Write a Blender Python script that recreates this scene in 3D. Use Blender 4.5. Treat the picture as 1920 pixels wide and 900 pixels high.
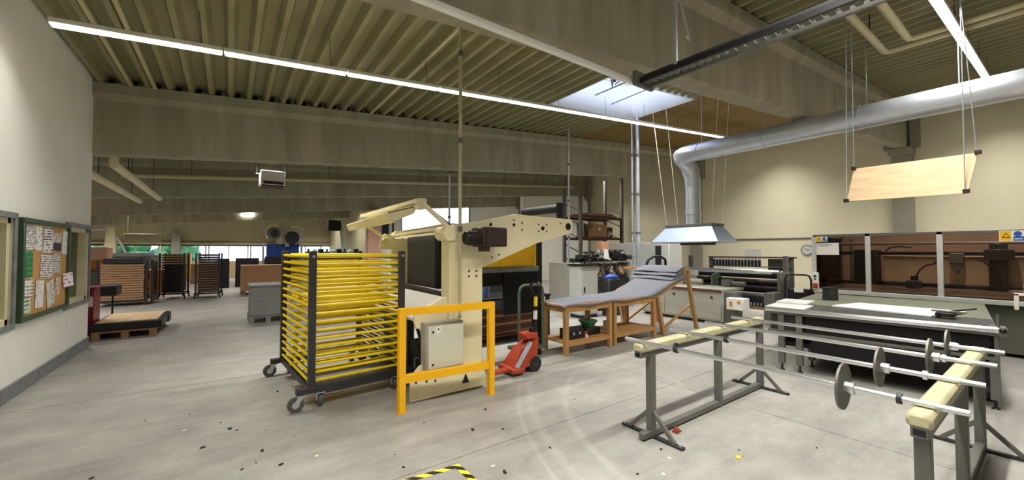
import bpy, bmesh, math, random
from mathutils import Vector, Matrix
random.seed(7)
for o in list(bpy.data.objects):
    bpy.data.objects.remove(o)
SC = bpy.context.scene
COL = SC.collection
PI = math.pi

# ------------------------------------------------------------------ camera
cam = bpy.data.cameras.new('camera')
cam.lens = 13.875
cam.sensor_width = 36.0
cam.clip_end = 300
cam.clip_start = 0.02
camo = bpy.data.objects.new('camera', cam)
COL.objects.link(camo)
camo.location = (0, 0, 1.6)
camo.rotation_euler = (math.radians(90 + 1.548), 0, math.radians(-35.611))
SC.camera = camo

# ------------------------------------------------------------------ world: overcast daylight
w = bpy.data.worlds.new('overcast_sky')
SC.world = w
w.use_nodes = True
bg = w.node_tree.nodes['Background']
bg.inputs[0].default_value = (0.72, 0.78, 0.97, 1)
bg.inputs[1].default_value = 3.3

# ------------------------------------------------------------------ exposure
SC.view_settings.view_transform = 'Standard'
SC.view_settings.look = 'None'
SC.view_settings.exposure = 0.0
SC.view_settings.gamma = 1.0
SC.view_settings.use_curve_mapping = False
SC.cycles.use_denoising = True
SC.cycles.max_bounces = 8
SC.cycles.diffuse_bounces = 5
SC.cycles.transparent_max_bounces = 12
SC.cycles.sample_clamp_indirect = 6.0
STRIP_W = 23.0          # watts of one 1.48 m strip lamp

# ================================================================== helpers
def lin(c):
    return tuple(((v / 12.92) if v <= 0.04045 else ((v + 0.055) / 1.055) ** 2.4) for v in c)

def M(name, col, rough=0.55, metal=0.0, var=0.10, scale=4.0, bump=0.0, bscale=60.0, stretch=(1, 1, 1), spec=0.5, detail=4.0):
    m = bpy.data.materials.new(name)
    m.use_nodes = True
    nt = m.node_tree
    p = nt.nodes['Principled BSDF']
    c = lin(col)
    p.inputs['Roughness'].default_value = rough
    p.inputs['Metallic'].default_value = metal
    p.inputs['Specular IOR Level'].default_value = spec
    tc = nt.nodes.new('ShaderNodeTexCoord')
    mp = nt.nodes.new('ShaderNodeMapping')
    mp.inputs['Scale'].default_value = stretch
    nt.links.new(tc.outputs['Object'], mp.inputs['Vector'])
    n = nt.nodes.new('ShaderNodeTexNoise')
    n.inputs['Scale'].default_value = scale
    n.inputs['Detail'].default_value = detail
    n.inputs['Roughness'].default_value = 0.6
    nt.links.new(mp.outputs[0], n.inputs['Vector'])
    r = nt.nodes.new('ShaderNodeValToRGB')
    r.color_ramp.elements[0].position = 0.3
    r.color_ramp.elements[1].position = 0.7
    r.color_ramp.elements[0].color = tuple(max(0, v * (1 - var)) for v in c) + (1,)
    r.color_ramp.elements[1].color = tuple(min(1, v * (1 + var)) for v in c) + (1,)
    nt.links.new(n.outputs['Fac'], r.inputs[0])
    nt.links.new(r.outputs[0], p.inputs['Base Color'])
    if bump:
        n2 = nt.nodes.new('ShaderNodeTexNoise')
        n2.inputs['Scale'].default_value = bscale
        n2.inputs['Detail'].default_value = 3
        nt.links.new(mp.outputs[0], n2.inputs['Vector'])
        b = nt.nodes.new('ShaderNodeBump')
        b.inputs['Strength'].default_value = bump
        b.inputs['Distance'].default_value = 0.01
        nt.links.new(n2.outputs['Fac'], b.inputs['Height'])
        nt.links.new(b.outputs[0], p.inputs['Normal'])
    return m

def M_emit(name, col, strength):
    m = bpy.data.materials.new(name)
    m.use_nodes = True
    p = m.node_tree.nodes['Principled BSDF']
    p.inputs['Base Color'].default_value = (0.8, 0.8, 0.8, 1)
    p.inputs['Emission Color'].default_value = lin(col) + (1,)
    p.inputs['Emission Strength'].default_value = strength
    return m

def M_glass(name, tint=(0.85, 0.9, 0.88), gloss=0.12, rough=0.02, trans=0.0):
    m = bpy.data.materials.new(name)
    m.use_nodes = True
    nt = m.node_tree
    nt.nodes.remove(nt.nodes['Principled BSDF'])
    out = nt.nodes['Material Output']
    t = nt.nodes.new('ShaderNodeBsdfTransparent')
    t.inputs[0].default_value = lin(tint) + (1,)
    g = nt.nodes.new('ShaderNodeBsdfGlossy')
    g.inputs['Roughness'].default_value = rough
    mx = nt.nodes.new('ShaderNodeMixShader')
    lw = nt.nodes.new('ShaderNodeLayerWeight')
    lw.inputs['Blend'].default_value = gloss
    nt.links.new(lw.outputs['Fresnel'], mx.inputs[0])
    nt.links.new(t.outputs[0], mx.inputs[1])
    nt.links.new(g.outputs[0], mx.inputs[2])
    nt.links.new(mx.outputs[0], out.inputs[0])
    return m

def M_milky(name, col):
    m = bpy.data.materials.new(name)
    m.use_nodes = True
    nt = m.node_tree
    nt.nodes.remove(nt.nodes['Principled BSDF'])
    out = nt.nodes['Material Output']
    a = nt.nodes.new('ShaderNodeBsdfTranslucent')
    b = nt.nodes.new('ShaderNodeBsdfDiffuse')
    a.inputs[0].default_value = lin(col) + (1,)
    b.inputs[0].default_value = lin(col) + (1,)
    mx = nt.nodes.new('ShaderNodeMixShader')
    mx.inputs[0].default_value = 0.45
    nt.links.new(a.outputs[0], mx.inputs[1])
    nt.links.new(b.outputs[0], mx.inputs[2])
    nt.links.new(mx.outputs[0], out.inputs[0])
    return m

class MB:
    """collects shapes into one mesh"""
    def __init__(s):
        s.bm = bmesh.new()
    def box(s, x0, x1, y0, y1, z0, z1, bev=0.0, mtx=None):
        x0, x1 = min(x0, x1), max(x0, x1); y0, y1 = min(y0, y1), max(y0, y1); z0, z1 = min(z0, z1), max(z0, z1)
        m = Matrix.Translation(((x0 + x1) / 2, (y0 + y1) / 2, (z0 + z1) / 2)) @ Matrix.Diagonal((x1 - x0, y1 - y0, z1 - z0, 1))
        r = bmesh.ops.create_cube(s.bm, size=1.0, matrix=m)
        vs = r['verts']
        if bev > 0:
            es = list({e for v in vs for e in v.link_edges})
            rb = bmesh.ops.bevel(s.bm, geom=es, offset=bev, segments=1, affect='EDGES', profile=0.5)
            vs = list(set(rb['verts']) | {v for v in vs if v.is_valid})
        if mtx is not None:
            bmesh.ops.transform(s.bm, matrix=mtx, verts=vs)
        return s
    def bar(s, p0, p1, wd, ht, up=(0, 0, 1)):
        """rectangular bar between two points"""
        p0, p1 = Vector(p0), Vector(p1)
        d = p1 - p0; L = d.length; d.normalize()
        u = Vector(up)
        if abs(u.dot(d)) > 0.98: u = Vector((0, 1, 0))
        sd = d.cross(u).normalized(); u = sd.cross(d).normalized()
        rot = Matrix((d, sd, u)).transposed().to_4x4()
        m = Matrix.Translation((p0 + p1) / 2) @ rot @ Matrix.Diagonal((L, wd, ht, 1))
        bmesh.ops.create_cube(s.bm, size=1.0, matrix=m)
        return s
    def cyl(s, p0, p1, r, r2=None, n=12, caps=True):
        p0, p1 = Vector(p0), Vector(p1)
        d = p1 - p0
        m = Matrix.Translation((p0 + p1) / 2) @ d.to_track_quat('Z', 'Y').to_matrix().to_4x4()
        bmesh.ops.create_cone(s.bm, cap_ends=caps, segments=n, radius1=r, radius2=r if r2 is None else r2, depth=d.length, matrix=m)
        return s
    def ball(s, c, r, sc=(1, 1, 1), n=10):
        m = Matrix.Translation(c) @ Matrix.Diagonal((sc[0], sc[1], sc[2], 1))
        bmesh.ops.create_uvsphere(s.bm, u_segments=n, v_segments=max(4, n // 2 + 1), radius=r, matrix=m)
        return s
    def tube(s, pts, r, n=8):
        pts = [Vector(p) for p in pts]
        rings = []; u = None
        for i, p in enumerate(pts):
            a = pts[max(i - 1, 0)]; b = pts[min(i + 1, len(pts) - 1)]
            t = (b - a).normalized()
            if u is None:
                u = t.orthogonal().normalized()
            else:
                u = (u - t * u.dot(t)).normalized()
            v = t.cross(u)
            rr = r[i] if isinstance(r, (list, tuple)) else r
            rings.append([s.bm.verts.new(p + (u * math.cos(2 * PI * k / n) + v * math.sin(2 * PI * k / n)) * rr) for k in range(n)])
        for a, b in zip(rings, rings[1:]):
            for k in range(n):
                s.bm.faces.new((a[k], a[(k + 1) % n], b[(k + 1) % n], b[k]))
        s.bm.faces.new(rings[0][::-1]); s.bm.faces.new(rings[-1])
        return s
    def prism(s, pts, plane, a, b):
        def P(p, q):
            if plane == 'XZ': return Vector((p[0], q, p[1]))
            if plane == 'YZ': return Vector((q, p[0], p[1]))
            return Vector((p[0], p[1], q))
        A = [s.bm.verts.new(P(p, a)) for p in pts]; B = [s.bm.verts.new(P(p, b)) for p in pts]
        s.bm.faces.new(A); s.bm.faces.new(B[::-1])
        for i in range(len(pts)):
            j = (i + 1) % len(pts)
            s.bm.faces.new((A[i], B[i], B[j], A[j]))
        return s
    def hexa(s, lo, hi):
        """eight corners: lower ring of four, upper ring of four"""
        A = [s.bm.verts.new(p) for p in lo]; B = [s.bm.verts.new(p) for p in hi]
        s.bm.faces.new(A[::-1]); s.bm.faces.new(B)
        for i in range(4):
            j = (i + 1) % 4
            s.bm.faces.new((A[i], A[j], B[j], B[i]))
        return s
    def mesh(s, name, mat, off=None):
        bm = s.bm
        bmesh.ops.recalc_face_normals(bm, faces=bm.faces[:])
        if off is not None:
            bmesh.ops.translate(bm, vec=-Vector(off), verts=bm.verts[:])
        me = bpy.data.meshes.new(name)
        bm.to_mesh(me); bm.free()
        for p in me.polygons: p.use_smooth = True
        me.set_sharp_from_angle(angle=math.radians(38))
        if mat is not None: me.materials.append(mat)
        return me

def link(name, me, parent=None):
    o = bpy.data.objects.new(name, me)
    COL.objects.link(o)
    if parent is not None: o.parent = parent
    return o

def tag(o, label=None, cat=None, group=None, kind=None):
    if label: o['label'] = label
    if cat: o['category'] = cat
    if group: o['group'] = group
    if kind: o['kind'] = kind
    return o

OFF = {}
def thing(name, label, cat, loc=(0, 0, 0), group=None, rz=0.0, local=False):
    """Empty at the thing's base. Unless local, its parts are written in world coordinates."""
    o = link(name, None)
    o.location = loc
    o.rotation_euler = (0, 0, rz)
    tag(o, label, cat, group)
    OFF[o.name] = None if local else Vector(loc)
    return o

def part(T, name, mb, mat, label=None):
    """T is a thing's root, or a part (then this is a sub-part)"""
    root = T
    while root.parent is not None: root = root.parent
    o = link(name, mb.mesh(name, mat, OFF.get(root.name)), T)
    if label: o['label'] = label
    return o

def parts(T, name, mb, mat, label=None):
    """each separate piece of mb becomes a part of its own"""
    bm = mb.bm; bm.verts.ensure_lookup_table(); seen = set(); out = []
    for v in bm.verts:
        if v in seen: continue
        st = [v]; seen.add(v); isl = []
        while st:
            a = st.pop(); isl.append(a)
            for e in a.link_edges:
                b = e.other_vert(a)
                if b not in seen: seen.add(b); st.append(b)
        m2 = MB(); mp = {a: m2.bm.verts.new(a.co) for a in isl}; fs = set()
        for a in isl: fs.update(a.link_faces)
        for f in fs: m2.bm.faces.new([mp[a] for a in f.verts])
        out.append(part(T, name, m2, mat, label))
    bm.free()
    return out

def solo(name, mb, mat, label, cat, group=None, kind=None, loc=(0, 0, 0)):
    o = link(name, mb.mesh(name, mat, loc))
    o.location = loc
    return tag(o, label, cat, group, kind)

def struct(name, mb, mat, parent=None):
    o = link(name, mb.mesh(name, mat), parent)
    if parent is None: o['kind'] = 'structure'
    return o

def dup(root, loc, rz=None, label=None, group=None):
    c = root.copy(); COL.objects.link(c); c.location = loc
    if rz is not None: c.rotation_euler = (root.rotation_euler[0], root.rotation_euler[1], rz)
    if label: c['label'] = label
    if group: c['group'] = group
    OFF[c.name] = OFF.get(root.name)
    def rec(a, b):
        for ch in list(a.children):
            d = ch.copy(); COL.objects.link(d); d.parent = b
            rec(ch, d)
    rec(root, c)
    return c

def rep(parent, name, me, loc, rot=None):
    o = link(name, me, parent); o.location = loc
    if rot: o.rotation_euler = rot
    return o

ORD = ['first', 'second', 'third', 'fourth', 'fifth', 'sixth', 'seventh', 'eighth', 'ninth', 'tenth', 'eleventh', 'twelfth', 'thirteenth', 'fourteenth', 'fifteenth', 'sixteenth']
S = 0.083                                   # fall of the roof
def zc(x): return 4.44 + S * (x + 1.9)      # underside of roof ribs
def zb(x): return 3.23 + S * (x + 1.9)      # underside of beams

# ================================================================== materials
m_wall = M('wall_paint', (0.955, 0.95, 0.92), 0.8, var=0.04, scale=1.2, bump=0.04, bscale=120)
m_wallR = M('wall_paint_cream', (0.89, 0.865, 0.755), 0.85, var=0.05, scale=1.0, bump=0.04, bscale=120)
m_base = M('baseboard_grey', (0.50, 0.51, 0.52), 0.5, var=0.25, scale=9)
m_conc = M('beam_concrete', (0.60, 0.58, 0.495), 0.9, var=0.17, scale=3.0, bump=0.25, bscale=40, stretch=(1.2, 1, .18))
m_conc2 = M('column_concrete', (0.60, 0.585, 0.53), 0.9, var=0.10, scale=2, bump=0.15)
m_deck = M('roof_deck_cream', (0.575, 0.555, 0.415), 0.6, var=0.12, scale=1.5, stretch=(1, .3, 1))
m_ochre = M('roof_deck_ochre', (0.55, 0.46, 0.27), 0.65, var=0.12, scale=2.0, stretch=(1, .4, 1))
m_dark = M('dark_void', (0.06, 0.06, 0.06), 0.9)
m_clad = M('cladding_cream', (0.74, 0.71, 0.58), 0.6, var=0.08, scale=2)
m_steel = M('galvanised_steel', (0.80, 0.83, 0.87), 0.33, 0.65, var=0.08, scale=6)
m_steel_d = M('steel_grey_paint', (0.40, 0.40, 0.375), 0.5, 0.2, var=0.12, scale=6)
m_chrome = M('bright_steel', (0.86, 0.87, 0.88), 0.22, 0.9, var=0.05)
m_iron = M('dark_iron', (0.20, 0.205, 0.21), 0.5, 0.3, var=0.2, scale=8)
m_black = M('black_paint', (0.055, 0.055, 0.06), 0.45, var=0.2)
m_blackm = M('black_matt_panel', (0.03, 0.03, 0.034), 0.9, var=0.2)
m_char = M('charcoal_steel', (0.22, 0.22, 0.23), 0.5, 0.1, var=0.15)
m_cream = M('machine_cream', (0.945, 0.91, 0.755), 0.45, var=0.05, scale=2.5)
m_cream2 = M('tube_cream', (0.87, 0.84, 0.69), 0.5, var=0.10, scale=5)
m_pipe = M('pipe_cream', (0.74, 0.71, 0.56), 0.5, var=0.06)
m_yel = M('barrier_yellow', (1.0, 0.74, 0.03), 0.4, var=0.04, scale=8)
m_yel2 = M('tube_yellow', (0.97, 0.86, 0.10), 0.35, var=0.08, scale=6)
m_yel3 = M('guard_yellow', (0.88, 0.70, 0.04), 0.5, var=0.12, scale=7)
m_wood = M('beech_wood', (0.71, 0.54, 0.33), 0.5, var=0.14, scale=5, stretch=(1, 1, .15))
m_ply = M('plywood', (0.83, 0.72, 0.57), 0.65, var=0.16, scale=5, stretch=(3, .6, 3), bump=0.05)
m_pallet = M('pallet_wood', (0.58, 0.44, 0.31), 0.8, var=0.2, scale=6)
m_board = M('brown_board', (0.66, 0.51, 0.38), 0.75, var=0.10, scale=3)
m_carton = M('cardboard', (0.72, 0.54, 0.40), 0.8, var=0.06, scale=3)
m_redbr = M('dark_brown_wood', (0.36, 0.23, 0.17), 0.7, var=0.2)
m_grey_box = M('grey_plastic_crate', (0.54, 0.545, 0.54), 0.6, var=0.06, scale=8)
m_fabric = M('grey_fabric', (0.45, 0.46, 0.50), 0.9, var=0.10, scale=30, bump=0.1, bscale=200)
m_red = M('jack_red', (0.66, 0.25, 0.14), 0.4, var=0.12, scale=7)
m_dred = M('cabinet_red', (0.46, 0.06, 0.08), 0.4, var=0.1)
m_white = M('white_paint', (0.92, 0.92, 0.90), 0.5, var=0.03)
m_paper = M('plain_paper', (0.93, 0.92, 0.90), 0.8, var=0.02)
m_cab = M('cabinet_grey', (0.78, 0.79, 0.77), 0.45, var=0.04)
m_mach = M('machine_grey', (0.66, 0.655, 0.61), 0.5, var=0.06)
m_motor = M('motor_brown', (0.235, 0.19, 0.17), 0.45, 0.2, var=0.15, scale=12)
m_rubber = M('rubber', (0.13, 0.13, 0.13), 0.7, var=0.1)
m_wheel = M('wheel_grey', (0.34, 0.33, 0.32), 0.5, var=0.1)
m_belt = M('belt_grey', (0.84, 0.84, 0.83), 0.7, var=0.06, scale=50)
m_greenfr = M('green_frame', (0.22, 0.31, 0.21), 0.45, var=0.08)
m_cork = M('cork', (0.79, 0.61, 0.38), 0.9, var=0.12, scale=60, bump=0.2, bscale=300)
m_green = M('green_plastic', (0.07, 0.38, 0.20), 0.4, var=0.08)
m_greendk = M('olive_steel', (0.33, 0.39, 0.31), 0.5, var=0.1)
m_blue = M('blue_plastic', (0.15, 0.28, 0.58), 0.4, var=0.1)
m_bluelt = M('blue_cloth', (0.42, 0.52, 0.70), 0.7, var=0.15, scale=12)
m_orange = M('orange_paint', (0.85, 0.50, 0.17), 0.5, var=0.12)
m_pink = M('pink_plaster', (0.87, 0.70, 0.62), 0.8, var=0.06)
m_bed = M('cutter_bed_green', (0.41, 0.42, 0.355), 0.6, var=0.06, scale=20)
m_leafy = M('tree_leaves', (0.40, 0.62, 0.42), 0.8, var=0.5, scale=2.5)
m_ground = M('outside_ground', (0.66, 0.68, 0.64), 0.9)
m_hood = M('hood_sky_tint', (0.68, 0.74, 0.83), 0.42, 0.30, var=0.06, scale=5)  # blue tint painted in for the sky's reflection on the metal
m_greydk = M('dark_bed_plate', (0.27, 0.28, 0.275), 0.4, 0.2, var=0.12, scale=5)
m_beige = M('gantry_beige', (0.74, 0.66, 0.54), 0.6, var=0.08)
m_pad = M('pad_cream', (0.735, 0.715, 0.575), 0.55, var=0.12, scale=7)
m_disc = M('disc_steel', (0.43, 0.42, 0.395), 0.45, 0.4, var=0.1)
m_bobbin = M('bobbin_blue_black', (0.16, 0.17, 0.24), 0.6, var=0.3, scale=14)
m_glass = M_glass('window_glass', (0.80, 0.86, 0.83), 0.45)
m_smoke = M_glass('smoked_brown_pane', (0.885, 0.84, 0.80), 0.16, 0.06)
m_clear = M_glass('clear_dome', (0.96, 0.97, 1.0), 0.05)
m_milky = M_milky('milky_rooflight', (0.96, 0.97, 0.98))
m_led = M_emit('strip_diffuser', (1.0, 0.97, 0.92), 9.0)
m_chip = M('chip_dark', (0.16, 0.12, 0.09), 0.8, var=0.3)
m_leaf = M('dry_leaf_yellow', (0.83, 0.72, 0.25), 0.7, var=0.15)
m_scrapred = M('red_scrap', (0.50, 0.20, 0.13), 0.7, var=0.2)
m_scrapwht = M('pale_scrap', (0.85, 0.83, 0.75), 0.7, var=0.1)
m_signy = M('sign_yellow', (0.93, 0.74, 0.12), 0.5, var=0.02)
m_signb = M('sign_blue', (0.12, 0.36, 0.66), 0.5, var=0.02)
m_signblk = M('sign_black', (0.05, 0.05, 0.05), 0.5, var=0.02)

def floor_mat():
    m = M('floor_concrete', (0.66, 0.65, 0.625), 0.40, var=0.14, scale=0.55, bump=0.03, bscale=25, detail=6)
    nt = m.node_tree; p = nt.nodes['Principled BSDF']
    tc = nt.nodes.new('ShaderNodeTexCoord')
    base = p.inputs['Base Color'].links[0].from_socket
    # fine streaks of wear
    mp = nt.nodes.new('ShaderNodeMapping'); mp.inputs['Scale'].default_value = (0.9, 3.2, 1); mp.inputs['Rotation'].default_value = (0, 0, 0.25)
    nt.links.new(tc.outputs['Object'], mp.inputs[0])
    n = nt.nodes.new('ShaderNodeTexNoise'); n.inputs['Scale'].default_value = 2.2; n.inputs['Detail'].default_value = 9; n.inputs['Roughness'].default_value = 0.68; n.inputs['Distortion'].default_value = 0.6
    nt.links.new(mp.outputs[0], n.inputs['Vector'])
    mr = nt.nodes.new('ShaderNodeMapRange'); mr.inputs[1].default_value = 0.35; mr.inputs[2].default_value = 0.7; mr.inputs[3].default_value = 0.83; mr.inputs[4].default_value = 1.09
    nt.links.new(n.outputs['Fac'], mr.inputs[0])
    mul = nt.nodes.new('ShaderNodeMix'); mul.data_type = 'RGBA'; mul.blend_type = 'MULTIPLY'; mul.inputs[0].default_value = 1.0
    nt.links.new(base, mul.inputs[6]); nt.links.new(mr.outputs[0], mul.inputs[7])
    # dirty blotches
    n3 = nt.nodes.new('ShaderNodeTexNoise'); n3.inputs['Scale'].default_value = 1.7; n3.inputs['Detail'].default_value = 8; n3.inputs['Roughness'].default_value = 0.7
    nt.links.new(tc.outputs['Object'], n3.inputs['Vector'])
    m3 = nt.nodes.new('ShaderNodeMapRange'); m3.inputs[1].default_value = 0.3; m3.inputs[2].default_value = 0.62; m3.inputs[3].default_value = 0.76; m3.inputs[4].default_value = 1.05
    nt.links.new(n3.outputs['Fac'], m3.inputs[0])
    mul3 = nt.nodes.new('ShaderNodeMix'); mul3.data_type = 'RGBA'; mul3.blend_type = 'MULTIPLY'; mul3.inputs[0].default_value = 1.0
    nt.links.new(mul.outputs[2], mul3.inputs[6]); nt.links.new(m3.outputs[0], mul3.inputs[7])
    col = mul3.outputs[2]
    # fine grain
    n4 = nt.nodes.new('ShaderNodeTexNoise'); n4.inputs['Scale'].default_value = 45; n4.inputs['Detail'].default_value = 4
    nt.links.new(mp.outputs[0], n4.inputs['Vector'])
    m4 = nt.nodes.new('ShaderNodeMapRange'); m4.inputs[1].default_value = 0.3; m4.inputs[2].default_value = 0.7; m4.inputs[3].default_value = 0.88; m4.inputs[4].default_value = 1.06
    nt.links.new(n4.outputs['Fac'], m4.inputs[0])
    mul4 = nt.nodes.new('ShaderNodeMix'); mul4.data_type = 'RGBA'; mul4.blend_type = 'MULTIPLY'; mul4.inputs[0].default_value = 1.0
    nt.links.new(col, mul4.inputs[6]); nt.links.new(m4.outputs[0], mul4.inputs[7]); col = mul4.outputs[2]
    # pale scuffed tyre arcs: bands about two circles
    nz = nt.nodes.new('ShaderNodeTexNoise'); nz.inputs['Scale'].default_value = 6; nz.inputs['Detail'].default_value = 5
    nt.links.new(tc.outputs['Object'], nz.inputs['Vector'])
    for cx, cy, R, wd in TYRES:
        v = nt.nodes.new('ShaderNodeVectorMath'); v.operation = 'DISTANCE'
        v.inputs[1].default_value = (cx, cy, 0)
        nt.links.new(tc.outputs['Object'], v.inputs[0])
        a = nt.nodes.new('ShaderNodeMath'); a.operation = 'SUBTRACT'; a.inputs[1].default_value = R
        nt.links.new(v.outputs['Value'], a.inputs[0])
        b = nt.nodes.new('ShaderNodeMath'); b.operation = 'ABSOLUTE'; nt.links.new(a.outputs[0], b.inputs[0])
        c = nt.nodes.new('ShaderNodeMapRange'); c.inputs[1].default_value = wd; c.inputs[2].default_value = 0.0; c.inputs[3].default_value = 0; c.inputs[4].default_value = 0.34
        nt.links.new(b.outputs[0], c.inputs[0])
        d = nt.nodes.new('ShaderNodeMath'); d.operation = 'MULTIPLY'
        nt.links.new(c.outputs[0], d.inputs[0]); nt.links.new(nz.outputs['Fac'], d.inputs[1])
        # only in front of the machines: fade with x
        sp = nt.nodes.new('ShaderNodeSeparateXYZ'); nt.links.new(tc.outputs['Object'], sp.inputs[0])
        f1 = nt.nodes.new('ShaderNodeMapRange'); f1.inputs[1].default_value = 1.2; f1.inputs[2].default_value = 1.9
        nt.links.new(sp.outputs[1], f1.inputs[0])
        f2 = nt.nodes.new('ShaderNodeMapRange'); f2.inputs[1].default_value = 4.6; f2.inputs[2].default_value = 3.6
        nt.links.new(sp.outputs[1], f2.inputs[0])
        f3 = nt.nodes.new('ShaderNodeMapRange'); f3.inputs[1].default_value = 4.2; f3.inputs[2].default_value = 3.6
        nt.links.new(sp.outputs[0], f3.inputs[0])
        for f in (f1, f2, f3):
            e = nt.nodes.new('ShaderNodeMath'); e.operation = 'MULTIPLY'
            nt.links.new(d.outputs[0], e.inputs[0]); nt.links.new(f.outputs[0], e.inputs[1]); d = e
        mx = nt.nodes.new('ShaderNodeMix'); mx.data_type = 'RGBA'
        mx.inputs[7].default_value = lin((0.86, 0.85, 0.82)) + (1,)
        nt.links.new(d.outputs[0], mx.inputs[0]); nt.links.new(col, mx.inputs[6])
        col = mx.outputs[2]
    nt.links.new(col, p.inputs['Base Color'])
    return m

def circle3(a, b, c):
    ax, ay = a; bx, by = b; cx, cy = c
    d = 2 * (ax * (by - cy) + bx * (cy - ay) + cx * (ay - by))
    ux = ((ax**2 + ay**2) * (by - cy) + (bx**2 + by**2) * (cy - ay) + (cx**2 + cy**2) * (ay - by)) / d
    uy = ((ax**2 + ay**2) * (cx - bx) + (bx**2 + by**2) * (ax - cx) + (cx**2 + cy**2) * (bx - ax)) / d
    return ux, uy, math.hypot(ax - ux, ay - uy)
TYRES = [circle3((3.18, 3.98), (2.36, 2.88), (2.04, 2.09)) + (0.07,), circle3((3.32, 3.5), (2.53, 2.53), (2.31, 1.95)) + (0.06,),
         circle3((3.02, 4.0), (2.22, 2.92), (1.90, 2.15)) + (0.03,)]
m_floor = floor_mat()

def print_mat(name, paper, ink, rows=26.0, fill=0.5, seed=0.0):
    """paper with rows of illegible small print"""
    m = bpy.data.materials.new(name); m.use_nodes = True
    nt = m.node_tree; p = nt.nodes['Principled BSDF']; p.inputs['Roughness'].default_value = 0.8
    tc = nt.nodes.new('ShaderNodeTexCoord'); sp = nt.nodes.new('ShaderNodeSeparateXYZ')
    nt.links.new(tc.outputs['Object'], sp.inputs[0])
    a = nt.nodes.new('ShaderNodeMath'); a.operation = 'MULTIPLY'; a.inputs[1].default_value = rows; nt.links.new(sp.outputs[2], a.inputs[0])
    fr = nt.nodes.new('ShaderNodeMath'); fr.operation = 'FRACT'; nt.links.new(a.outputs[0], fr.inputs[0])
    lt = nt.nodes.new('ShaderNodeMath'); lt.operation = 'LESS_THAN'; lt.inputs[1].default_value = 0.45; nt.links.new(fr.outputs[0], lt.inputs[0])
    mp = nt.nodes.new('ShaderNodeMapping'); mp.inputs['Scale'].default_value = (1, 22, rows * 0.55); mp.inputs['Location'].default_value = (seed, seed * 3, seed)
    nt.links.new(tc.outputs['Object'], mp.inputs[0])
    n = nt.nodes.new('ShaderNodeTexNoise'); n.inputs['Scale'].default_value = 1.0; nt.links.new(mp.outputs[0], n.inputs['Vector'])
    gt = nt.nodes.new('ShaderNodeMath'); gt.operation = 'GREATER_THAN'; gt.inputs[1].default_value = fill; nt.links.new(n.outputs['Fac'], gt.inputs[0])
    mu = nt.nodes.new('ShaderNodeMath'); mu.operation = 'MULTIPLY'; nt.links.new(lt.outputs[0], mu.inputs[0]); nt.links.new(gt.outputs[0], mu.inputs[1])
    mx = nt.nodes.new('ShaderNodeMix'); mx.data_type = 'RGBA'
    mx.inputs[6].default_value = lin(paper) + (1,); mx.inputs[7].default_value = lin(ink) + (1,)
    nt.links.new(mu.outputs[0], mx.inputs[0]); nt.links.new(mx.outputs[2], p.inputs['Base Color'])
    return m

def stripe_mat(name):
    m = bpy.data.materials.new(name); m.use_nodes = True
    nt = m.node_tree; p = nt.nodes['Principled BSDF']; p.inputs['Roughness'].default_value = 0.5
    tc = nt.nodes.new('ShaderNodeTexCoord'); sp = nt.nodes.new('ShaderNodeSeparateXYZ'); nt.links.new(tc.outputs['Object'], sp.inputs[0])
    a = nt.nodes.new('ShaderNodeMath'); a.operation = 'ADD'; nt.links.new(sp.outputs[0], a.inputs[0]); nt.links.new(sp.outputs[1], a.inputs[1])
    b = nt.nodes.new('ShaderNodeMath'); b.operation = 'MULTIPLY'; b.inputs[1].default_value = 8.0; nt.links.new(a.outputs[0], b.inputs[0])
    f = nt.nodes.new('ShaderNodeMath'); f.operation = 'FRACT'; nt.links.new(b.outputs[0], f.inputs[0])
    g = nt.nodes.new('ShaderNodeMath'); g.operation = 'GREATER_THAN'; g.inputs[1].default_value = 0.5; nt.links.new(f.outputs[0], g.inputs[0])
    mx = nt.nodes.new('ShaderNodeMix'); mx.data_type = 'RGBA'
    mx.inputs[6].default_value = lin((0.95, 0.90, 0.22)) + (1,); mx.inputs[7].default_value = lin((0.10, 0.10, 0.09)) + (1,)
    nt.links.new(g.outputs[0], mx.inputs[0]); nt.links.new(mx.outputs[2], p.inputs['Base Color'])
    return m

# ================================================================== the shell
XL, XR, YB, YE = -9.0, 17.2, -10.6, 36.3
WL = -1.9                                    # the near left wall
BEAMS = [-3.85, 2.87, 9.62, 16.32, 23.02, 29.72]
# floor: screed with cast slabs parted by narrow joints
fl = struct('floor', MB().box(XL - 0.3, XR + 0.3, YB - 0.3, YE + 0.3, -0.3, -0.012), m_iron)
xs = [XL, -4.6, -1.9, 4.33, 7.5, 10.7, 13.9, XR]
ys = [YB, -4.0, -0.6, 2.76, 6.1, 9.6, 13.0, 16.3, 23.0, 29.7, YE]
for i in range(len(xs) - 1):
    for j in range(len(ys) - 1):
        g = 0.004
        link('slab', MB().box(xs[i] + g, xs[i + 1] - g, ys[j] + g, ys[j + 1] - g, -0.2, 0.0).mesh('slab', m_floor), fl)

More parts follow.
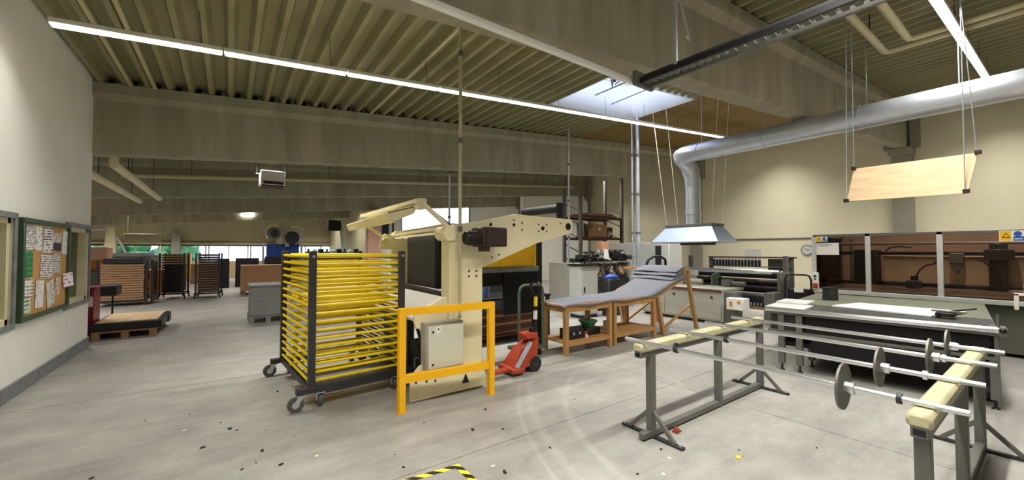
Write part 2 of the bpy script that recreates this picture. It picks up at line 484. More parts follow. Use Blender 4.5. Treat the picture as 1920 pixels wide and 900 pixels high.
# left wall with two window openings
W1 = (5.2, 6.60, 0.80, 1.96); W2 = (8.30, 9.42, 0.80, 1.96)
mb = MB(); x0, x1 = WL - 0.16, WL
yseg = [(YB, W1[0], 0, 6), (W1[0], W1[1], 0, W1[2]), (W1[0], W1[1], W1[3], 6), (W1[1], W2[0], 0, 6), (W2[0], W2[1], 0, W2[2]), (W2[0], W2[1], W2[3], 6), (W2[1], 9.5, 0, 6)]
for a, b, c, d in yseg: mb.box(x0, x1, a, b, c, min(d, 4.62))
struct('wall_left', mb, m_wall)
mb = MB(); mb.box(WL, WL + 0.02, YB, 9.5, 0.0, 0.155, 0.004); mb.box(WL, WL + 0.026, YB, 9.5, 0.150, 0.165)
struct('baseboard_left', mb, m_base)
for k, (a, b, c, d) in enumerate((W1, W2)):
    wnd = struct('window_%d' % (k + 1), MB().box(x0 + 0.03, x0 + 0.05, a + 0.05, b - 0.05, c + 0.05, d - 0.05), m_glass)
    f = MB()
    for (p, q, r, s_) in ((a, a + 0.07, c, d), (b - 0.07, b, c, d), (a, b, c, c + 0.07), (a, b, d - 0.07, d)):
        f.box(x0 + 0.01, x1 - 0.02, p, q, r, s_, 0.004)
    struct('window_frame', f, m_cream2, wnd)
    f = MB()
    for (p, q, r, s_) in ((a - 0.05, a + 0.012, c - 0.05, d + 0.05), (b - 0.012, b + 0.05, c - 0.05, d + 0.05), (a, b, c - 0.05, c + 0.012), (a, b, d - 0.012, d + 0.05)):
        f.box(x1, x1 + 0.022, p, q, r, s_, 0.003)
    struct('architrave', f, m_base, wnd)
# office behind the left wall
mb = MB(); mb.box(-6.0, WL - 0.16, 9.4, 9.5, 0, 4.3); mb.box(-6.1, -6.0, 2.0, 9.5, 0, 4.3); mb.box(-6.0, WL - 0.16, 2.0, 2.1, 0, 4.3); mb.box(-6.0, WL - 0.16, 2.0, 9.5, 2.9, 3.0)
struct('wall_office', mb, M('office_wall_unlit', (0.30, 0.32, 0.33), 0.8))  # dark wall colour stands in for the gloom of an unlit room

# outer walls
mb = MB(); mb.box(XR, XR + 0.25, YB, 23.1, 0, 6.6); struct('wall_right', mb, m_wallR)
mb = MB(); mb.box(WL - 0.16, XR, YB - 0.2, YB, 0, 6.4); struct('wall_behind', mb, m_wall)
mb = MB(); mb.box(XL - 0.2, XL, 9.5, YE, 0, 5.0); mb.box(XL - 0.2, -6.1, 9.3, 9.5, 0, 5.0); struct('wall_far_left', mb, m_wallR)
mb = MB(); mb.box(XR - 0.03, XR, -4, 9.0, 2.02, 2.08, 0.004); struct('trim_1', mb, m_steel_d)
mb = MB(); mb.box(XR - 0.02, XR, YB, YE, 0, 0.15); struct('baseboard_right', mb, m_base)

# back wall: parapet, window band, cladding boards above
mb = MB(); mb.box(XL, 7.0, YE - 0.1, YE + 0.1, 0, 0.75); mb.box(XL, 7.0, YE - 0.05, YE + 0.1, 2.0, 5.4); mb.box(6.9, 7.0, 23.1, YE, 0, 5.3)
bw = struct('wall_back', mb, m_clad)
plank = MB().prism([(0.0, 0), (-0.055, 0.0), (-0.02, 0.33), (0.0, 0.33)], 'YZ', 0, 5.25).mesh('cladding_board', m_clad)
for bx in range(3):
    for r in range(8):
        rep(bw, 'cladding_board', plank, (XL + 5.3 * bx, YE - 0.05, 2.28 + 0.335 * r))
mb = MB(); mb.cyl((XL, YE - 0.22, 2.12), (6.9, YE - 0.22, 2.12), 0.10, n=10)
struct('trim_2', mb, m_pipe)
mb = MB(); mb.box(XL, 6.9, YE - 0.16, YE - 0.05, 1.94, 2.03); struct('trim_3', mb, m_dark)
for k in range(6):
    a = XL + 0.1 + 2.55 * k; b = a + 2.45
    wnd = struct('window_%d' % (k + 3), MB().box(a + 0.05, b - 0.05, YE, YE + 0.01, 0.8, 1.95), m_clear)
    f = MB()
    for (p, q, r, s_) in ((a, a + 0.08, .75, 2.0), (b - 0.08, b, .75, 2.0), (a, b, .75, .83), (a, b, 1.93, 2.0), ((a + b) / 2 - .03, (a + b) / 2 + .03, .75, 2.0)):
        f.box(p, q, YE - 0.05, YE + 0.06, r, s_)
    struct('window_frame', f, m_cream2, wnd)

# columns
for k, x in enumerate((-8.6, -3.0, 3.2)):
    struct('column', MB().box(x - 0.24, x + 0.24, YE - 0.75, YE - 0.30, 0, zb(x) - 0.3, 0.02), m_conc2)
for y in BEAMS[:5]:
    c = MB(); c.box(XR - 0.22, XR, y - 0.24, y + 0.24, 0, zb(XR) - 0.02, 0.015)
    c.box(XR - 0.42, XR, y - 0.28, y + 0.28, zb(XR) - 0.22, zb(XR) - 0.03, 0.01)
    c.box(XR - 0.30, XR, y - 0.40, y - 0.20, zb(XR) - 0.03, zc(XR)); c.box(XR - 0.30, XR, y + 0.20, y + 0.40, zb(XR) - 0.03, zc(XR))
    struct('column', c, m_conc2)

# beams follow the fall of the roof: web, top flange, ragged lower edge
def beam(y, xa, xb):
    mb = MB()
    prof = [(-0.13, 0.0), (0.13, 0.0), (0.15, 0.03), (0.15, 0.92), (0.25, 1.02), (0.25, 1.20), (-0.25, 1.20), (-0.25, 1.02), (-0.15, 0.92), (-0.15, 0.03)]
    n = int((xb - xa) / 0.11); rings = []
    for i in range(n + 1):
        x = xa + (xb - xa) * i / n
        ring = []
        for k, (py, pz) in enumerate(prof):
            j = 0.0
            if k in (0, 1, 2, 9): j = random.uniform(-0.006, 0.012) if k in (0, 1) else random.uniform(-0.012, 0.012)
            ring.append(mb.bm.verts.new((x, y + py, zb(x) + pz + j)))
        rings.append(ring)
    for a, b in zip(rings, rings[1:]):
        for k in range(len(prof)):
            l = (k + 1) % len(prof)
            mb.bm.faces.new((a[k], a[l], b[l], b[k]))
    mb.bm.faces.new(rings[0]); mb.bm.faces.new(rings[-1][::-1])
    return struct('beam', mb, m_conc)
for y in BEAMS:
    beam(y, WL if y < 5 else XL, XR - 0.22 if y < 24 else 6.95)

# roof deck: trapezoidal ribs running front to back, one sheet per bay
SKY = (6.19, 9.40, 5.30, 7.11)
def deck(y0, y1, xa, xb, mat, pitch=0.30, dep=0.135, foot=0.05, hole=None):
    mb = MB()
    def run(xa, xb, y0, y1):
        pts = []
        n = max(1, round((xb - xa) / pitch)); p = (xb - xa) / n
        for i in range(n):
            x = xa + i * p
            pts += [(x, 0), (x + foot, 0), (x + foot + 0.05 * p / 0.3, dep), (x + p - 0.05 * p / 0.3, dep)]
        pts.append((xb, 0))
        for y in (y0, y1):
            pass
        A = [mb.bm.verts.new((x, y0, zc(x) + h)) for x, h in pts]
        B = [mb.bm.verts.new((x, y1, zc(x) + h)) for x, h in pts]
        for i in range(len(pts) - 1):
            mb.bm.faces.new((A[i], A[i + 1], B[i + 1], B[i]))
        # back of sheet
        v = [mb.bm.verts.new((x, y, zc(x) + dep + 0.12)) for x, y in ((xa, y0), (xb, y0), (xb, y1), (xa, y1))]
        mb.bm.faces.new(v)
        for yy in (y0, y1):
            q = [mb.bm.verts.new((x, yy, zc(x) + h)) for x, h in ((xa, dep), (xb, dep), (xb, dep + 0.12), (xa, dep + 0.12))]
            mb.bm.faces.new(q)
    if hole is None:
        run(xa, xb, y0, y1)
    else:
        a, b, c, d = hole
        run(xa, a, y0, y1); run(a, b, y0, c); run(a, b, d, y1)
        if xb > b: run(b, xb, y0, y1)
    return struct('ceiling', mb, mat)
edges = [YB] + BEAMS + [YE]
for a, b in zip(edges, edges[1:]):
    if a == BEAMS[1]:
        deck(a, b, -2.14, SKY[1], m_deck, hole=SKY, foot=0.065)
        deck(a, b, SKY[1], XR, m_ochre, 0.16, 0.05, 0.06)
    else:
        deck(a, b, (WL - 0.01) if b < 9.7 else XL, XR if b < 24 else 6.95, m_deck)
mb = MB()
for y in edges: mb.box(XL if y > 9 else WL - 0.2, XR, y - 0.1, y + 0.1, 6.4, 6.45)
# sealing roof slab above the sheets
sl = MB(); sl.hexa([(XL - .3, YB - .3, zc(XL) + 0.32), (SKY[0] - .12, YB - .3, zc(SKY[0]) + 0.32), (SKY[0] - .12, YE + .3, zc(SKY[0]) + 0.32), (XL - .3, YE + .3, zc(XL) + 0.32)],
               [(XL - .3, YB - .3, zc(XL) + 0.40), (SKY[0] - .12, YB - .3, zc(SKY[0]) + 0.40), (SKY[0] - .12, YE + .3, zc(SKY[0]) + 0.40), (XL - .3, YE + .3, zc(XL) + 0.40)])
for (p, q, r, s_) in ((SKY[0] - .12, SKY[1] + .12, YB - .3, SKY[2] - .12), (SKY[0] - .12, SKY[1] + .12, SKY[3] + .12, 23.1), (SKY[1] + .12, XR + .3, YB - .3, 23.1), (SKY[0] - .12, 7.0, 23.1, YE + .3)):
    sl.hexa([(p, r, zc(p) + .32), (q, r, zc(q) + .32), (q, s_, zc(q) + .32), (p, s_, zc(p) + .32)], [(p, r, zc(p) + .40), (q, r, zc(q) + .40), (q, s_, zc(q) + .40), (p, s_, zc(p) + .40)])
mb.bm.free()
struct('roof', sl, m_iron)

# rooflight: milky splayed upstand, clear dome with glazing bars, opener rods
a, b, c, d = SKY
t0, t1, t2, t3 = 6.95, 8.75, 5.75, 6.75; HT = 0.78
rl = struct('window_13', MB().hexa([(t0, t2, zc(t0) + HT), (t1, t2, zc(t1) + HT), (t1, t3, zc(t1) + HT), (t0, t3, zc(t0) + HT)],
                                [(t0, t2, zc(t0) + HT + .02), (t1, t2, zc(t1) + HT + .02), (t1, t3, zc(t1) + HT + .02), (t0, t3, zc(t0) + HT + .02)]), m_clear)
lo = [(a, c), (b, c), (b, d), (a, d)]; hi = [(t0, t2), (t1, t2), (t1, t3), (t0, t3)]
for i in range(4):
    j = (i + 1) % 4; u = MB()
    P = [Vector((lo[i][0], lo[i][1], zc(lo[i][0]) - 0.01)), Vector((lo[j][0], lo[j][1], zc(lo[j][0]) - 0.01)), Vector((hi[j][0], hi[j][1], zc(hi[j][0]) + HT)), Vector((hi[i][0], hi[i][1], zc(hi[i][0]) + HT))]
    nrm = (P[1] - P[0]).cross(P[3] - P[0]).normalized() * 0.012
    u.hexa([p for p in P], [p + nrm for p in P]); struct('splayed_panel', u, m_milky, rl)
u = MB()
for i in range(4):
    j = (i + 1) % 4
    u.bar((hi[i][0], hi[i][1], zc(hi[i][0]) + HT), (hi[j][0], hi[j][1], zc(hi[j][0]) + HT), 0.05, 0.05)
struct('dome_frame', u, m_white, rl)
u = MB()
zz = lambda x, k: zc(x) + HT * k
u.bar((7.55, c + .25, zz(7.55, .45)), (7.55, d - .22, zz(7.55, .45)), 0.02, 0.02)
u.bar((8.25, c + .2, zz(8.25, .35)), (8.25, d - .15, zz(8.25, .3)), 0.015, 0.015)
struct('glazing_bar', u, m_iron, rl)
u = MB()
for p, q in (((6.75, 5.6, 5.45), (7.45, 6.25, 5.55)), ((7.45, 6.25, 5.55), (7.0, 5.95, 5.95)), ((6.75, 5.6, 5.45), (7.0, 5.9, 5.95)), ((7.15, 5.7, 5.5), (7.5, 6.2, 5.6))):
    u.cyl(p, q, 0.012, n=6)
u.cyl((6.9, 5.72, 5.5), (7.2, 5.98, 5.55), 0.05, n=8)
struct('opener_rod', u, m_iron, rl)

# partitions under the far beams on the right
mb = MB(); mb.prism([(12.3, 0), (XR, 0), (XR, zb(XR)), (12.3, zb(12.3))], 'XZ', 16.2, 16.44); struct('partition_1', mb, m_wall)
mb = MB(); mb.prism([(13.0, 0), (XR, 0), (XR, zb(XR)), (13.0, zb(13.0))], 'XZ', 22.9, 23.1); mb.box(7.0, 13.0, 22.9, 23.1, 0, 2.2); mb.prism([(7.0, 2.2), (8.3, 2.2), (8.3, zb(8.3)), (7.0, zb(7.0))], 'XZ', 22.9, 23.1)
struct('partition_2', mb, m_wall)
mb = MB(); mb.box(16.3, 16.6, 15.75, 16.15, 0, 4.4, 0.01); struct('column', mb, m_wall)
mb = MB(); mb.box(6.3, 7.0, 22.6, 23.1, 0, zb(6.3), 0.01); struct('column', mb, m_pink)
mb = MB(); mb.prism([(8.35, 2.2), (12.95, 2.2), (12.95, zb(12.95)), (8.35, zb(8.35))], 'XZ', 23.0, 23.01)
wnd = struct('window_14', mb, m_clear)
f = MB()
for x in (8.3, 12.93): f.box(x, x + 0.07, 22.93, 23.03, 2.2, zb(x))
f.box(8.3, 13.0, 22.93, 23.03, 2.2, 2.27); struct('window_frame', f, m_steel_d, wnd)
mb = MB(); mb.box(7.15, 7.55, 22.86, 22.895, 2.3, 3.3, .01); mb.box(7.75, 7.85, 22.86, 22.895, 2.2, 3.6, .01)
solo('wall_equipment_panel', mb, m_iron, 'dark equipment panels on the far partition beside the bright window', 'panel', loc=(7.5, 22.9, 2.3))

# the outside beyond the back windows
struct('ground_outside', MB().box(-40, 50, YE + 0.3, 90, -0.6, -0.3), m_ground)
mb = MB()
rr = random.Random(3)
for i in range(46):
    x = rr.uniform(-14, -2.0); y = rr.uniform(40, 44); z = rr.uniform(-0.1, 2.2); r = rr.uniform(0.6, 1.2)
    m4 = Matrix.Translation((x, y, z)) @ Matrix.Rotation(rr.uniform(0, 3), 4, 'Z')
    res = bmesh.ops.create_icosphere(mb.bm, subdivisions=2, radius=r, matrix=m4)
    for v in res['verts']: v.co += Vector((rr.uniform(-.2, .2), rr.uniform(-.2, .2), rr.uniform(-.2, .2)))
solo('hedge', mb, m_leafy, 'green leafy hedge outside, seen through the far back windows', 'hedge', kind='stuff')

# ================================================================== lamps
def strip_proto(L):
    T = thing('strip_light', 'x', 'strip light', (0, 0, 0), local=True)
    part(T, 'housing', MB().box(-L / 2 + .005, L / 2 - .005, -0.053, 0.053, 0.02, 0.075, 0.006), m_white)
    part(T, 'diffuser', MB().box(-L / 2 + .012, L / 2 - .012, -0.047, 0.047, 0.0, 0.021, 0.006), m_led)
    ro = MB()
    for x in (L * .36,): ro.cyl((x, 0, 0.07), (x, 0, 0.52), 0.004, n=5)
    parts(T, 'hanger_rod', ro, m_iron)
    T.rotation_euler = (0, -math.atan(S), 0)
    return T
SEG = 1.483
proto = strip_proto(SEG)
glow = bpy.data.lights.new('strip_glow', 'AREA'); glow.shape = 'RECTANGLE'; glow.size = SEG - .03; glow.size_y = 0.07
glow.energy = STRIP_W; glow.color = (1.0, 0.965, 0.90); glow.spread = math.radians(122)
glow2 = glow.copy(); glow2.energy = STRIP_W * 2.6
def put_strip(x, y, label, group, first=[True], zoff=-0.5):
    loc = (x, y, zc(x) + zoff)
    if first[0]:
        T = proto; T.location = loc; T['label'] = label; T['group'] = group; first[0] = False
    else:
        T = dup(proto, loc, None, label, group)
    o = bpy.data.objects.new('strip_glow', glow2 if 'hidden' in group and y > 9 else glow); COL.objects.link(o); o.parent = T; o.location = (0, 0, -0.012)
    return T
for k in range(12):
    put_strip(-1.58 + SEG * (k + .5), 6.15, 'lit white strip light, %s from the left wall in the long row over the aisle' % ORD[k], 'strip lights in the long row')
for k in range(12):
    put_strip(-1.58 + SEG * (k + .5), 0.85, 'lit white strip light, %s from the right wall in the row above the roller rack' % ORD[11 - k], 'strip lights above the roller rack')
for y in (-6.5, 12.9, 19.6, 26.3, 33.0):
    for k in range(0, 12, 1):
        if k % 3 != 1 or (y > 24 and k > 5): continue
        put_strip(-1.58 + SEG * (k + .5), y, 'unseen white strip light added to brighten the far left bays', 'strip lights hidden by beams', zoff=-0.36)
for y in (12.9, 19.6, 26.3, 33.0):  # strips added out of sight to brighten the far left
    for x in (-6.2, -3.6):
        put_strip(x, y, 'unseen white strip light added to brighten the far left bays', 'strip lights hidden by beams', zoff=-0.36)

# small white lamp far back
solo('bulkhead_lamp', MB().box(0.56, 1.24, 29.41, 29.562, 3.74, 3.97, 0.02), m_led, 'small bright lamp box on the far concrete beam', 'lamp')

# ================================================================== ceiling services
# grey support profile carrying a cable chain, and cream trunking under the beam
T = thing('cable_track', 'dark double rail track with grey cable chain hanging below the large concrete beam', 'rail', (3.6, 2.6, 3.4))
part(T, 'rail', MB().bar((3.60, 2.62, 3.46), (3.78, -2.2, 3.46), 0.035, 0.05), m_char)
part(T, 'rail', MB().bar((3.70, 2.60, 3.40), (3.88, -2.2, 3.40), 0.035, 0.05), m_steel_d)
part(T, 'rail', MB().bar((3.52, 2.58, 3.40), (3.70, -2.2, 3.40), 0.03, 0.05), m_black)
link_bm = MB().box(-.045, .045, -.022, .022, -.012, .012, 0.004).mesh('chain_link', m_steel_d)
for k in range(60):
    t = k / 60
    rep(T, 'chain_link', link_bm, (3.62 + .18 * t - 3.6, 2.55 - 4.7 * t - 2.6, 3.405 - 3.4), (0, 0, 0.037))
part(T, 'end_plate', MB().box(3.44, 3.76, 2.57, 2.62, 3.35, 3.50, 0.008), m_steel_d)
part(T, 'hanger', MB().box(3.585, 3.615, 2.20, 2.23, 3.45, zb(3.6) + .9), m_steel)
part(T, 'hanger', MB().box(3.83, 3.86, -1.9, -1.87, 3.45, zc(3.8) + .02), m_steel)
part(T, 'hook', MB().tube([(3.60, 2.18, 4.35), (3.61, 2.15, 4.0), (3.63, 2.1, 3.72), (3.62, 2.09, 3.66), (3.60, 2.1, 3.70)], 0.012, 6), m_steel)
solo('cable_trunking', MB().box(-0.6, 3.52, 2.64, 2.70, 3.40, 3.445, 0.006).box(-0.5, -.47, 2.65, 2.69, 3.38, 3.401), m_white, 'straight pale cable trunking running along underneath the large concrete beam', 'trunking', loc=(2, 2.67, 3.4))

# heating pipes
def pipes(name, pts, r, mat, label, brackets=()):
    T = thing(name, label, 'pipe', pts[0])
    part(T, 'pipe_run', MB().tube(pts, r, 10), mat)
    for p, top in brackets:
        part(T, 'hanger_rod', MB().cyl((p[0], p[1], p[2] + r * .5), (p[0], p[1], top + .12), 0.008, n=6), m_iron)
    return T
def el(a, b, c, r=0.15):
    """points round a bend at b"""
    a, b, c = Vector(a), Vector(b), Vector(c)
    u = (a - b).normalized() * r; v = (c - b).normalized() * r
    return [b + u, b + u * .35 + v * .08, b + u * .08 + v * .35, b + v]
zp = lambda x: zc(x) - 0.28
A, Bp, Cp = (5.4, 1.62, zp(5.4)), (9.35, 1.75, zp(9.35)), (9.35, -3.5, zp(9.35))
pipes('heating_pipe', [A] + el(A, Bp, Cp) + [Cp], 0.052, m_pipe, 'cream ceiling pipe with an elbow, outer one of the pair beside the bright strip light', [((6.6, 1.66, zp(6.6)), zc(6.6)), ((8.2, 1.71, zp(8.2)), zc(8.2))])
A, Bp, Cp = (5.4, 1.30, zp(5.4)), (9.0, 1.40, zp(9.0)), (9.0, -3.5, zp(9.0))
pipes('heating_pipe', [A] + el(A, Bp, Cp) + [Cp], 0.052, m_pipe, 'cream ceiling pipe with an elbow, inner one of the pair beside the bright strip light', [((7.4, 1.35, zp(7.4)), zc(7.4))])
pipes('heating_pipe', [(-1.72, 9.95, 3.40), (-1.72, 9.95, 3.16), (-1.72, 15.7, 3.16)], 0.075, m_cream2, 'thick pale pipe dropping back behind the end of the left wall, right of two', [((-1.72, 11.2, 3.16), zc(-1.72)), ((-1.72, 14.5, 3.16), zc(-1.72))])
pipes('heating_pipe', [(-2.15, 9.95, 3.3), (-2.15, 9.95, 3.05), (-2.15, 15.7, 3.05)], 0.075, m_cream2, 'thick pale pipe dropping back behind the end of the left wall, left of two', [((-2.15, 11.2, 3.05), zc(-2.15)), ((-2.15, 14.5, 3.05), zc(-2.15))])
pipes('heating_pipe', [(-2.6, 15.95, 3.80), (15.6, 15.95, 3.80 + S * 16.6)], 0.075, m_pipe, 'long pale pipe running level in front of the second concrete beam', [((x, 15.95, 3.80 + S * (x + 2.6)), zc(x)) for x in (-1, 3, 7, 11)])
# conduits in the ribs over the aisle
for k, (x, y0, y1) in enumerate(((-1.42, 3.2, 9.3), (-1.11, 3.2, 9.3), (2.62, 3.1, 9.3))):
    solo('ceiling_conduit', MB().bar((x, y0, zc(x) - .03), (x, y1, zc(x) - .03), 0.05, 0.04), m_pipe, 'straight cream conduit fixed along a roof rib, %s from the left wall' % ORD[k], 'conduit', 'conduits along the roof ribs', loc=(x, y0, zc(x) - .03))

# unit heater hanging in the second bay
T = thing('unit_heater', 'white box heater hanging from the roof between the concrete beams', 'heater', (1.0, 13.2, 3.5))
part(T, 'casing', MB().box(0.66, 1.24, 12.6, 13.4, 3.42, 3.80, 0.02), m_white)
part(T, 'grille', MB().box(0.72, 1.20, 12.58, 12.62, 3.425, 3.50).box(0.70, 1.22, 12.7, 13.3, 3.385, 3.425), m_iron)
part(T, 'bracket', MB().box(0.58, 1.32, 12.65, 12.70, 3.79, 3.81).box(0.58, 1.32, 13.3, 13.35, 3.79, 3.81), m_steel)
u = MB()
for x in (0.6, 1.3):
    for y in (12.67, 13.32): u.cyl((x, y, 3.8), (x, y, zc(x) + .02), 0.01, n=6)
parts(T, 'hanger_rod', u, m_iron)

# vertical service poles
def pole(x, y, z0, z1, r, mat, label):
    T = thing('service_pole', label, 'pole', (x, y, z0))
    part(T, 'tube', MB().cyl((x, y, z0), (x, y, z1), r, n=10), mat)
    c = MB()
    for k in range(1, 4): c.cyl((x, y, z0 + (z1 - z0) * k / 4 - .03), (x, y, z0 + (z1 - z0) * k / 4 + .03), r * 1.35, n=10)
    parts(T, 'coupling', c, m_steel_d)
pole(2.13, 3.99, 0.84, zc(2.13) + .1, 0.020, m_pipe, 'tall thin service pole in front of the cream press column')
pole(5.1, 10.2, 0.0, zc(5.1) + .1, 0.03, m_steel, 'thin grey service pole behind the first beam, just left of the pole at the press')
pole(9.40, 7.0, 1.0, zc(9.4) + .03, 0.055, m_steel, 'bright steel service pole left of the exhaust hood')
pole(9.22, 7.05, 1.0, zc(9.2) + .03, 0.022, m_steel, 'thin steel conduit close beside the bright steel pole')
pole(8.35, 8.7, 0.9, zc(8.35) + .03, 0.03, m_steel, 'steel service pole rising behind the tip of the cream press arm')

# ================================================================== exhaust duct and hood
T = thing('exhaust_duct', 'round galvanised exhaust duct running under the roof and down to the hood', 'duct', (9.8, 3, 4.1))
DX, DZ, DR = 8.82, 3.895, 0.198
part(T, 'duct_run', MB().cyl((DX, -6.0, DZ), (DX, 4.90, DZ), DR, n=24), m_steel)
bend = [(DX, 4.90, DZ), (DX, 5.08, DZ), (DX + .03, 5.24, DZ), (DX + .09, 5.35, DZ - .01), (DX + .20, 5.40, DZ - .04), (DX + .32, 5.40, DZ - .09), (DX + .45, 5.39, DZ - .20), (DX + .54, 5.38, DZ - .34), (DX + .59, 5.37, DZ - .50), (DX + .61, 5.37, DZ - .68)]
part(T, 'duct_bend', MB().tube(bend, [DR * .99, DR * 1.02, DR * .98, DR * 1.02, DR, DR * 1.0, DR * .95, DR * .99, DR * .92, DR * .9], 20), m_steel)
part(T, 'duct_drop', MB().cyl((DX + .61, 5.37, DZ - .65), (DX + .61, 5.37, 2.2), DR * .88, n=24), m_steel)
for y in (-2.6, 0.2, 2.0, 3.5, 4.86):
    part(T, 'duct_collar', MB().cyl((DX, y - .02, DZ), (DX, y + .02, DZ), DR * 1.05, n=24), m_steel)
part(T, 'duct_collar', MB().cyl((DX + .61, 5.37, 2.50), (DX + .61, 5.37, 2.54), DR * .94, n=24), m_steel)
u = MB()
for y in (-2.6, .85, 1.9, 3.5, 4.8): u.cyl((DX, y, DZ + DR * .95), (DX, y, zc(DX) + .03), 0.008, n=6)
parts(T, 'strap', u, m_steel)

HX0, HX1, HY0, HY1, HZ = 9.0, 9.95, 4.55, 6.30, 1.807
T = thing('exhaust_hood', 'sloping metal exhaust hood with sky reflection tinted in, hung on wires below the round duct', 'hood', (9.45, 5.4, HZ))
hx0, hx1, hy0, hy1 = 9.22, 9.76, 4.82, 5.98
part(T, 'canopy', MB().hexa([(HX0, HY0, HZ), (HX1, HY0, HZ), (HX1, HY1, HZ), (HX0, HY1, HZ)], [(hx0, hy0, HZ + .40), (hx1, hy0, HZ + .40), (hx1, hy1, HZ + .40), (hx0, hy1, HZ + .40)]), m_hood)
u = MB()
for (p, q) in (((HX0, HY0), (HX1, HY0)), ((HX1, HY0), (HX1, HY1)), ((HX1, HY1), (HX0, HY1)), ((HX0, HY1), (HX0, HY0))):
    u.bar((p[0], p[1], HZ), (q[0], q[1], HZ), 0.03, 0.03)
parts(T, 'rim', u, m_steel)
part(T, 'top_frame', MB().box(hx0 - .03, hx1 + .03, hy0 - .03, hy1 + .03, HZ + .39, HZ + .45, 0.005), m_steel_d)
u = MB()
for (p, q) in (((hx0, hy1), (9.05, 6.26)), ((hx0, hy1 - .32), (9.1, 5.9)), ((hx1, hy0), (9.9, 4.68)), ((hx1 - .1, hy0 + .22), (9.8, 4.9))):
    u.cyl((p[0], p[1], HZ + .44), (q[0], q[1], zc(q[0]) + .03), 0.0065, n=6)
parts(T, 'wire', u, m_cream2)
part(T, 'filter_box', MB().box(9.32, 9.68, 4.95, 5.67, HZ - .065, HZ + .02), m_iron)

# plywood shelf board hung on wires, front edge lower
T = thing('hanging_board', 'tilted plywood board hung on four wires below the duct', 'board', (7.5, 1.2, 2.3))
P = [(7.5, 0.68, 2.32), (7.5, 1.87, 2.34), (7.68, 1.82, 2.84), (7.68, 0.60, 2.84)]
n = (Vector(P[1]) - Vector(P[0])).cross(Vector(P[3]) - Vector(P[0])).normalized() * 0.018
part(T, 'panel', MB().hexa(P, [tuple(Vector(p) + n) for p in P]), m_ply)
u = MB()
u.cyl((7.485, .70, 2.33), (7.60, .70, zc(7.6) + .03), 0.006, n=6); u.cyl((7.68, .61, 2.84), (7.60, .72, zc(7.6) + .03), 0.006, n=6)
u.cyl((7.485, 1.87, 2.34), (7.55, 1.84, zc(7.6) + .03), 0.005, n=6); u.cyl((7.68, 1.82, 2.84), (7.62, 1.8, zc(7.6) + .03), 0.005, n=6)
parts(T, 'wire', u, m_steel)
for p in ((7.68, .60, 2.85), (7.48, .69, 2.35), (7.48, 1.87, 2.35), (7.68, 1.82, 2.85)):
    part(T, 'clamp', MB().box(p[0] - .03, p[0] + .03, p[1] - .03, p[1] + .03, p[2] - .03, p[2] + .02, 0.004), m_motor)

# ================================================================== left wall: notice board and papers
T = thing('notice_board', 'large cork notice board in a green frame on the left wall', 'notice board', (WL, 7.45, .8))
by0, by1, bz0, bz1 = 6.67, 8.26, 0.80, 1.97
part(T, 'cork_panel', MB().box(WL, WL + .03, by0 + .04, by1 - .04, bz0 + .04, bz1 - .04), m_cork)
for q in ((by0, by1, bz0, bz0 + .055), (by0, by1, bz1 - .055, bz1), (by0, by0 + .055, bz0 + .055, bz1 - .055), (by1 - .055, by1, bz0 + .055, bz1 - .055)):
    part(T, 'frame_bar', MB().box(WL, WL + .06, *q, 0.004), m_greenfr)
W_, G_ = (0.93, 0.925, 0.92), (0.30, 0.31, 0.36)
papers = [
 (6.79, 1.90, 7.06, 1.61, W_, (.25, .28, .35), 30, .45, 'white printed sheet with a dark picture, top left of the notice board'),
 (7.08, 1.90, 7.29, 1.60, W_, G_, 34, .55, 'narrow white printed sheet, second along the top of the notice board'),
 (7.33, 1.90, 7.64, 1.57, W_, (.2, .22, .3), 18, .48, 'white sheet with dark heading rows, third along the top of the notice board'),
 (7.65, 1.83, 7.97, 1.71, (.90, .88, .84), G_, 40, .5, 'small pale card above the dark blue leaflet on the notice board'),
 (7.69, 1.70, 7.95, 1.60, (.22, .20, .33), (.3, .3, .42), 30, .6, 'dark blue leaflet near the top right of the notice board'),
 (8.01, 1.87, 8.20, 1.55, (.95, .95, .96), G_, 26, .62, 'white sheet hanging at the top right edge of the notice board'),
 (7.25, 1.55, 7.67, 1.25, (.94, .91, .90), (.45, .35, .40), 22, .45, 'wide white sheet with faint red print in the middle of the notice board'),
 (7.68, 1.56, 7.94, 1.30, W_, (.35, .35, .38), 30, .42, 'closely printed sheet right of the middle of the notice board'),
 (6.76, 1.59, 7.01, 1.30, (.16, .50, .30), (.30, .62, .42), 10, .5, 'green poster at the left edge of the notice board'),
 (8.04, 1.29, 8.21, 1.10, (.95, .93, .95), (.80, .45, .66), 12, .55, 'white and pink leaflet pinned low at the right edge of the notice board'),
 (6.76, 1.28, 7.03, 1.08, W_, (.2, .2, .22), 16, .5, 'white sheet with a dark picture, below the green poster'),
 (7.12, 1.24, 7.36, 0.91, W_, G_, 28, .58, 'tall white sheet at the bottom of the notice board'),
 (7.47, 1.22, 7.74, 0.89, (.90, .88, .85), (.55, .5, .48), 24, .5, 'tilted pale sheet at the bottom middle of the notice board'),
 (7.76, 1.24, 7.94, 1.01, (.90, .82, .74), (.6, .45, .4), 26, .5, 'small beige sheet at the lower right of the notice board'),
 (6.75, 1.06, 6.97, 0.88, (.82, .88, .82), (.3, .5, .35), 14, .5, 'pale green sheet in the bottom left corner of the notice board'),
]
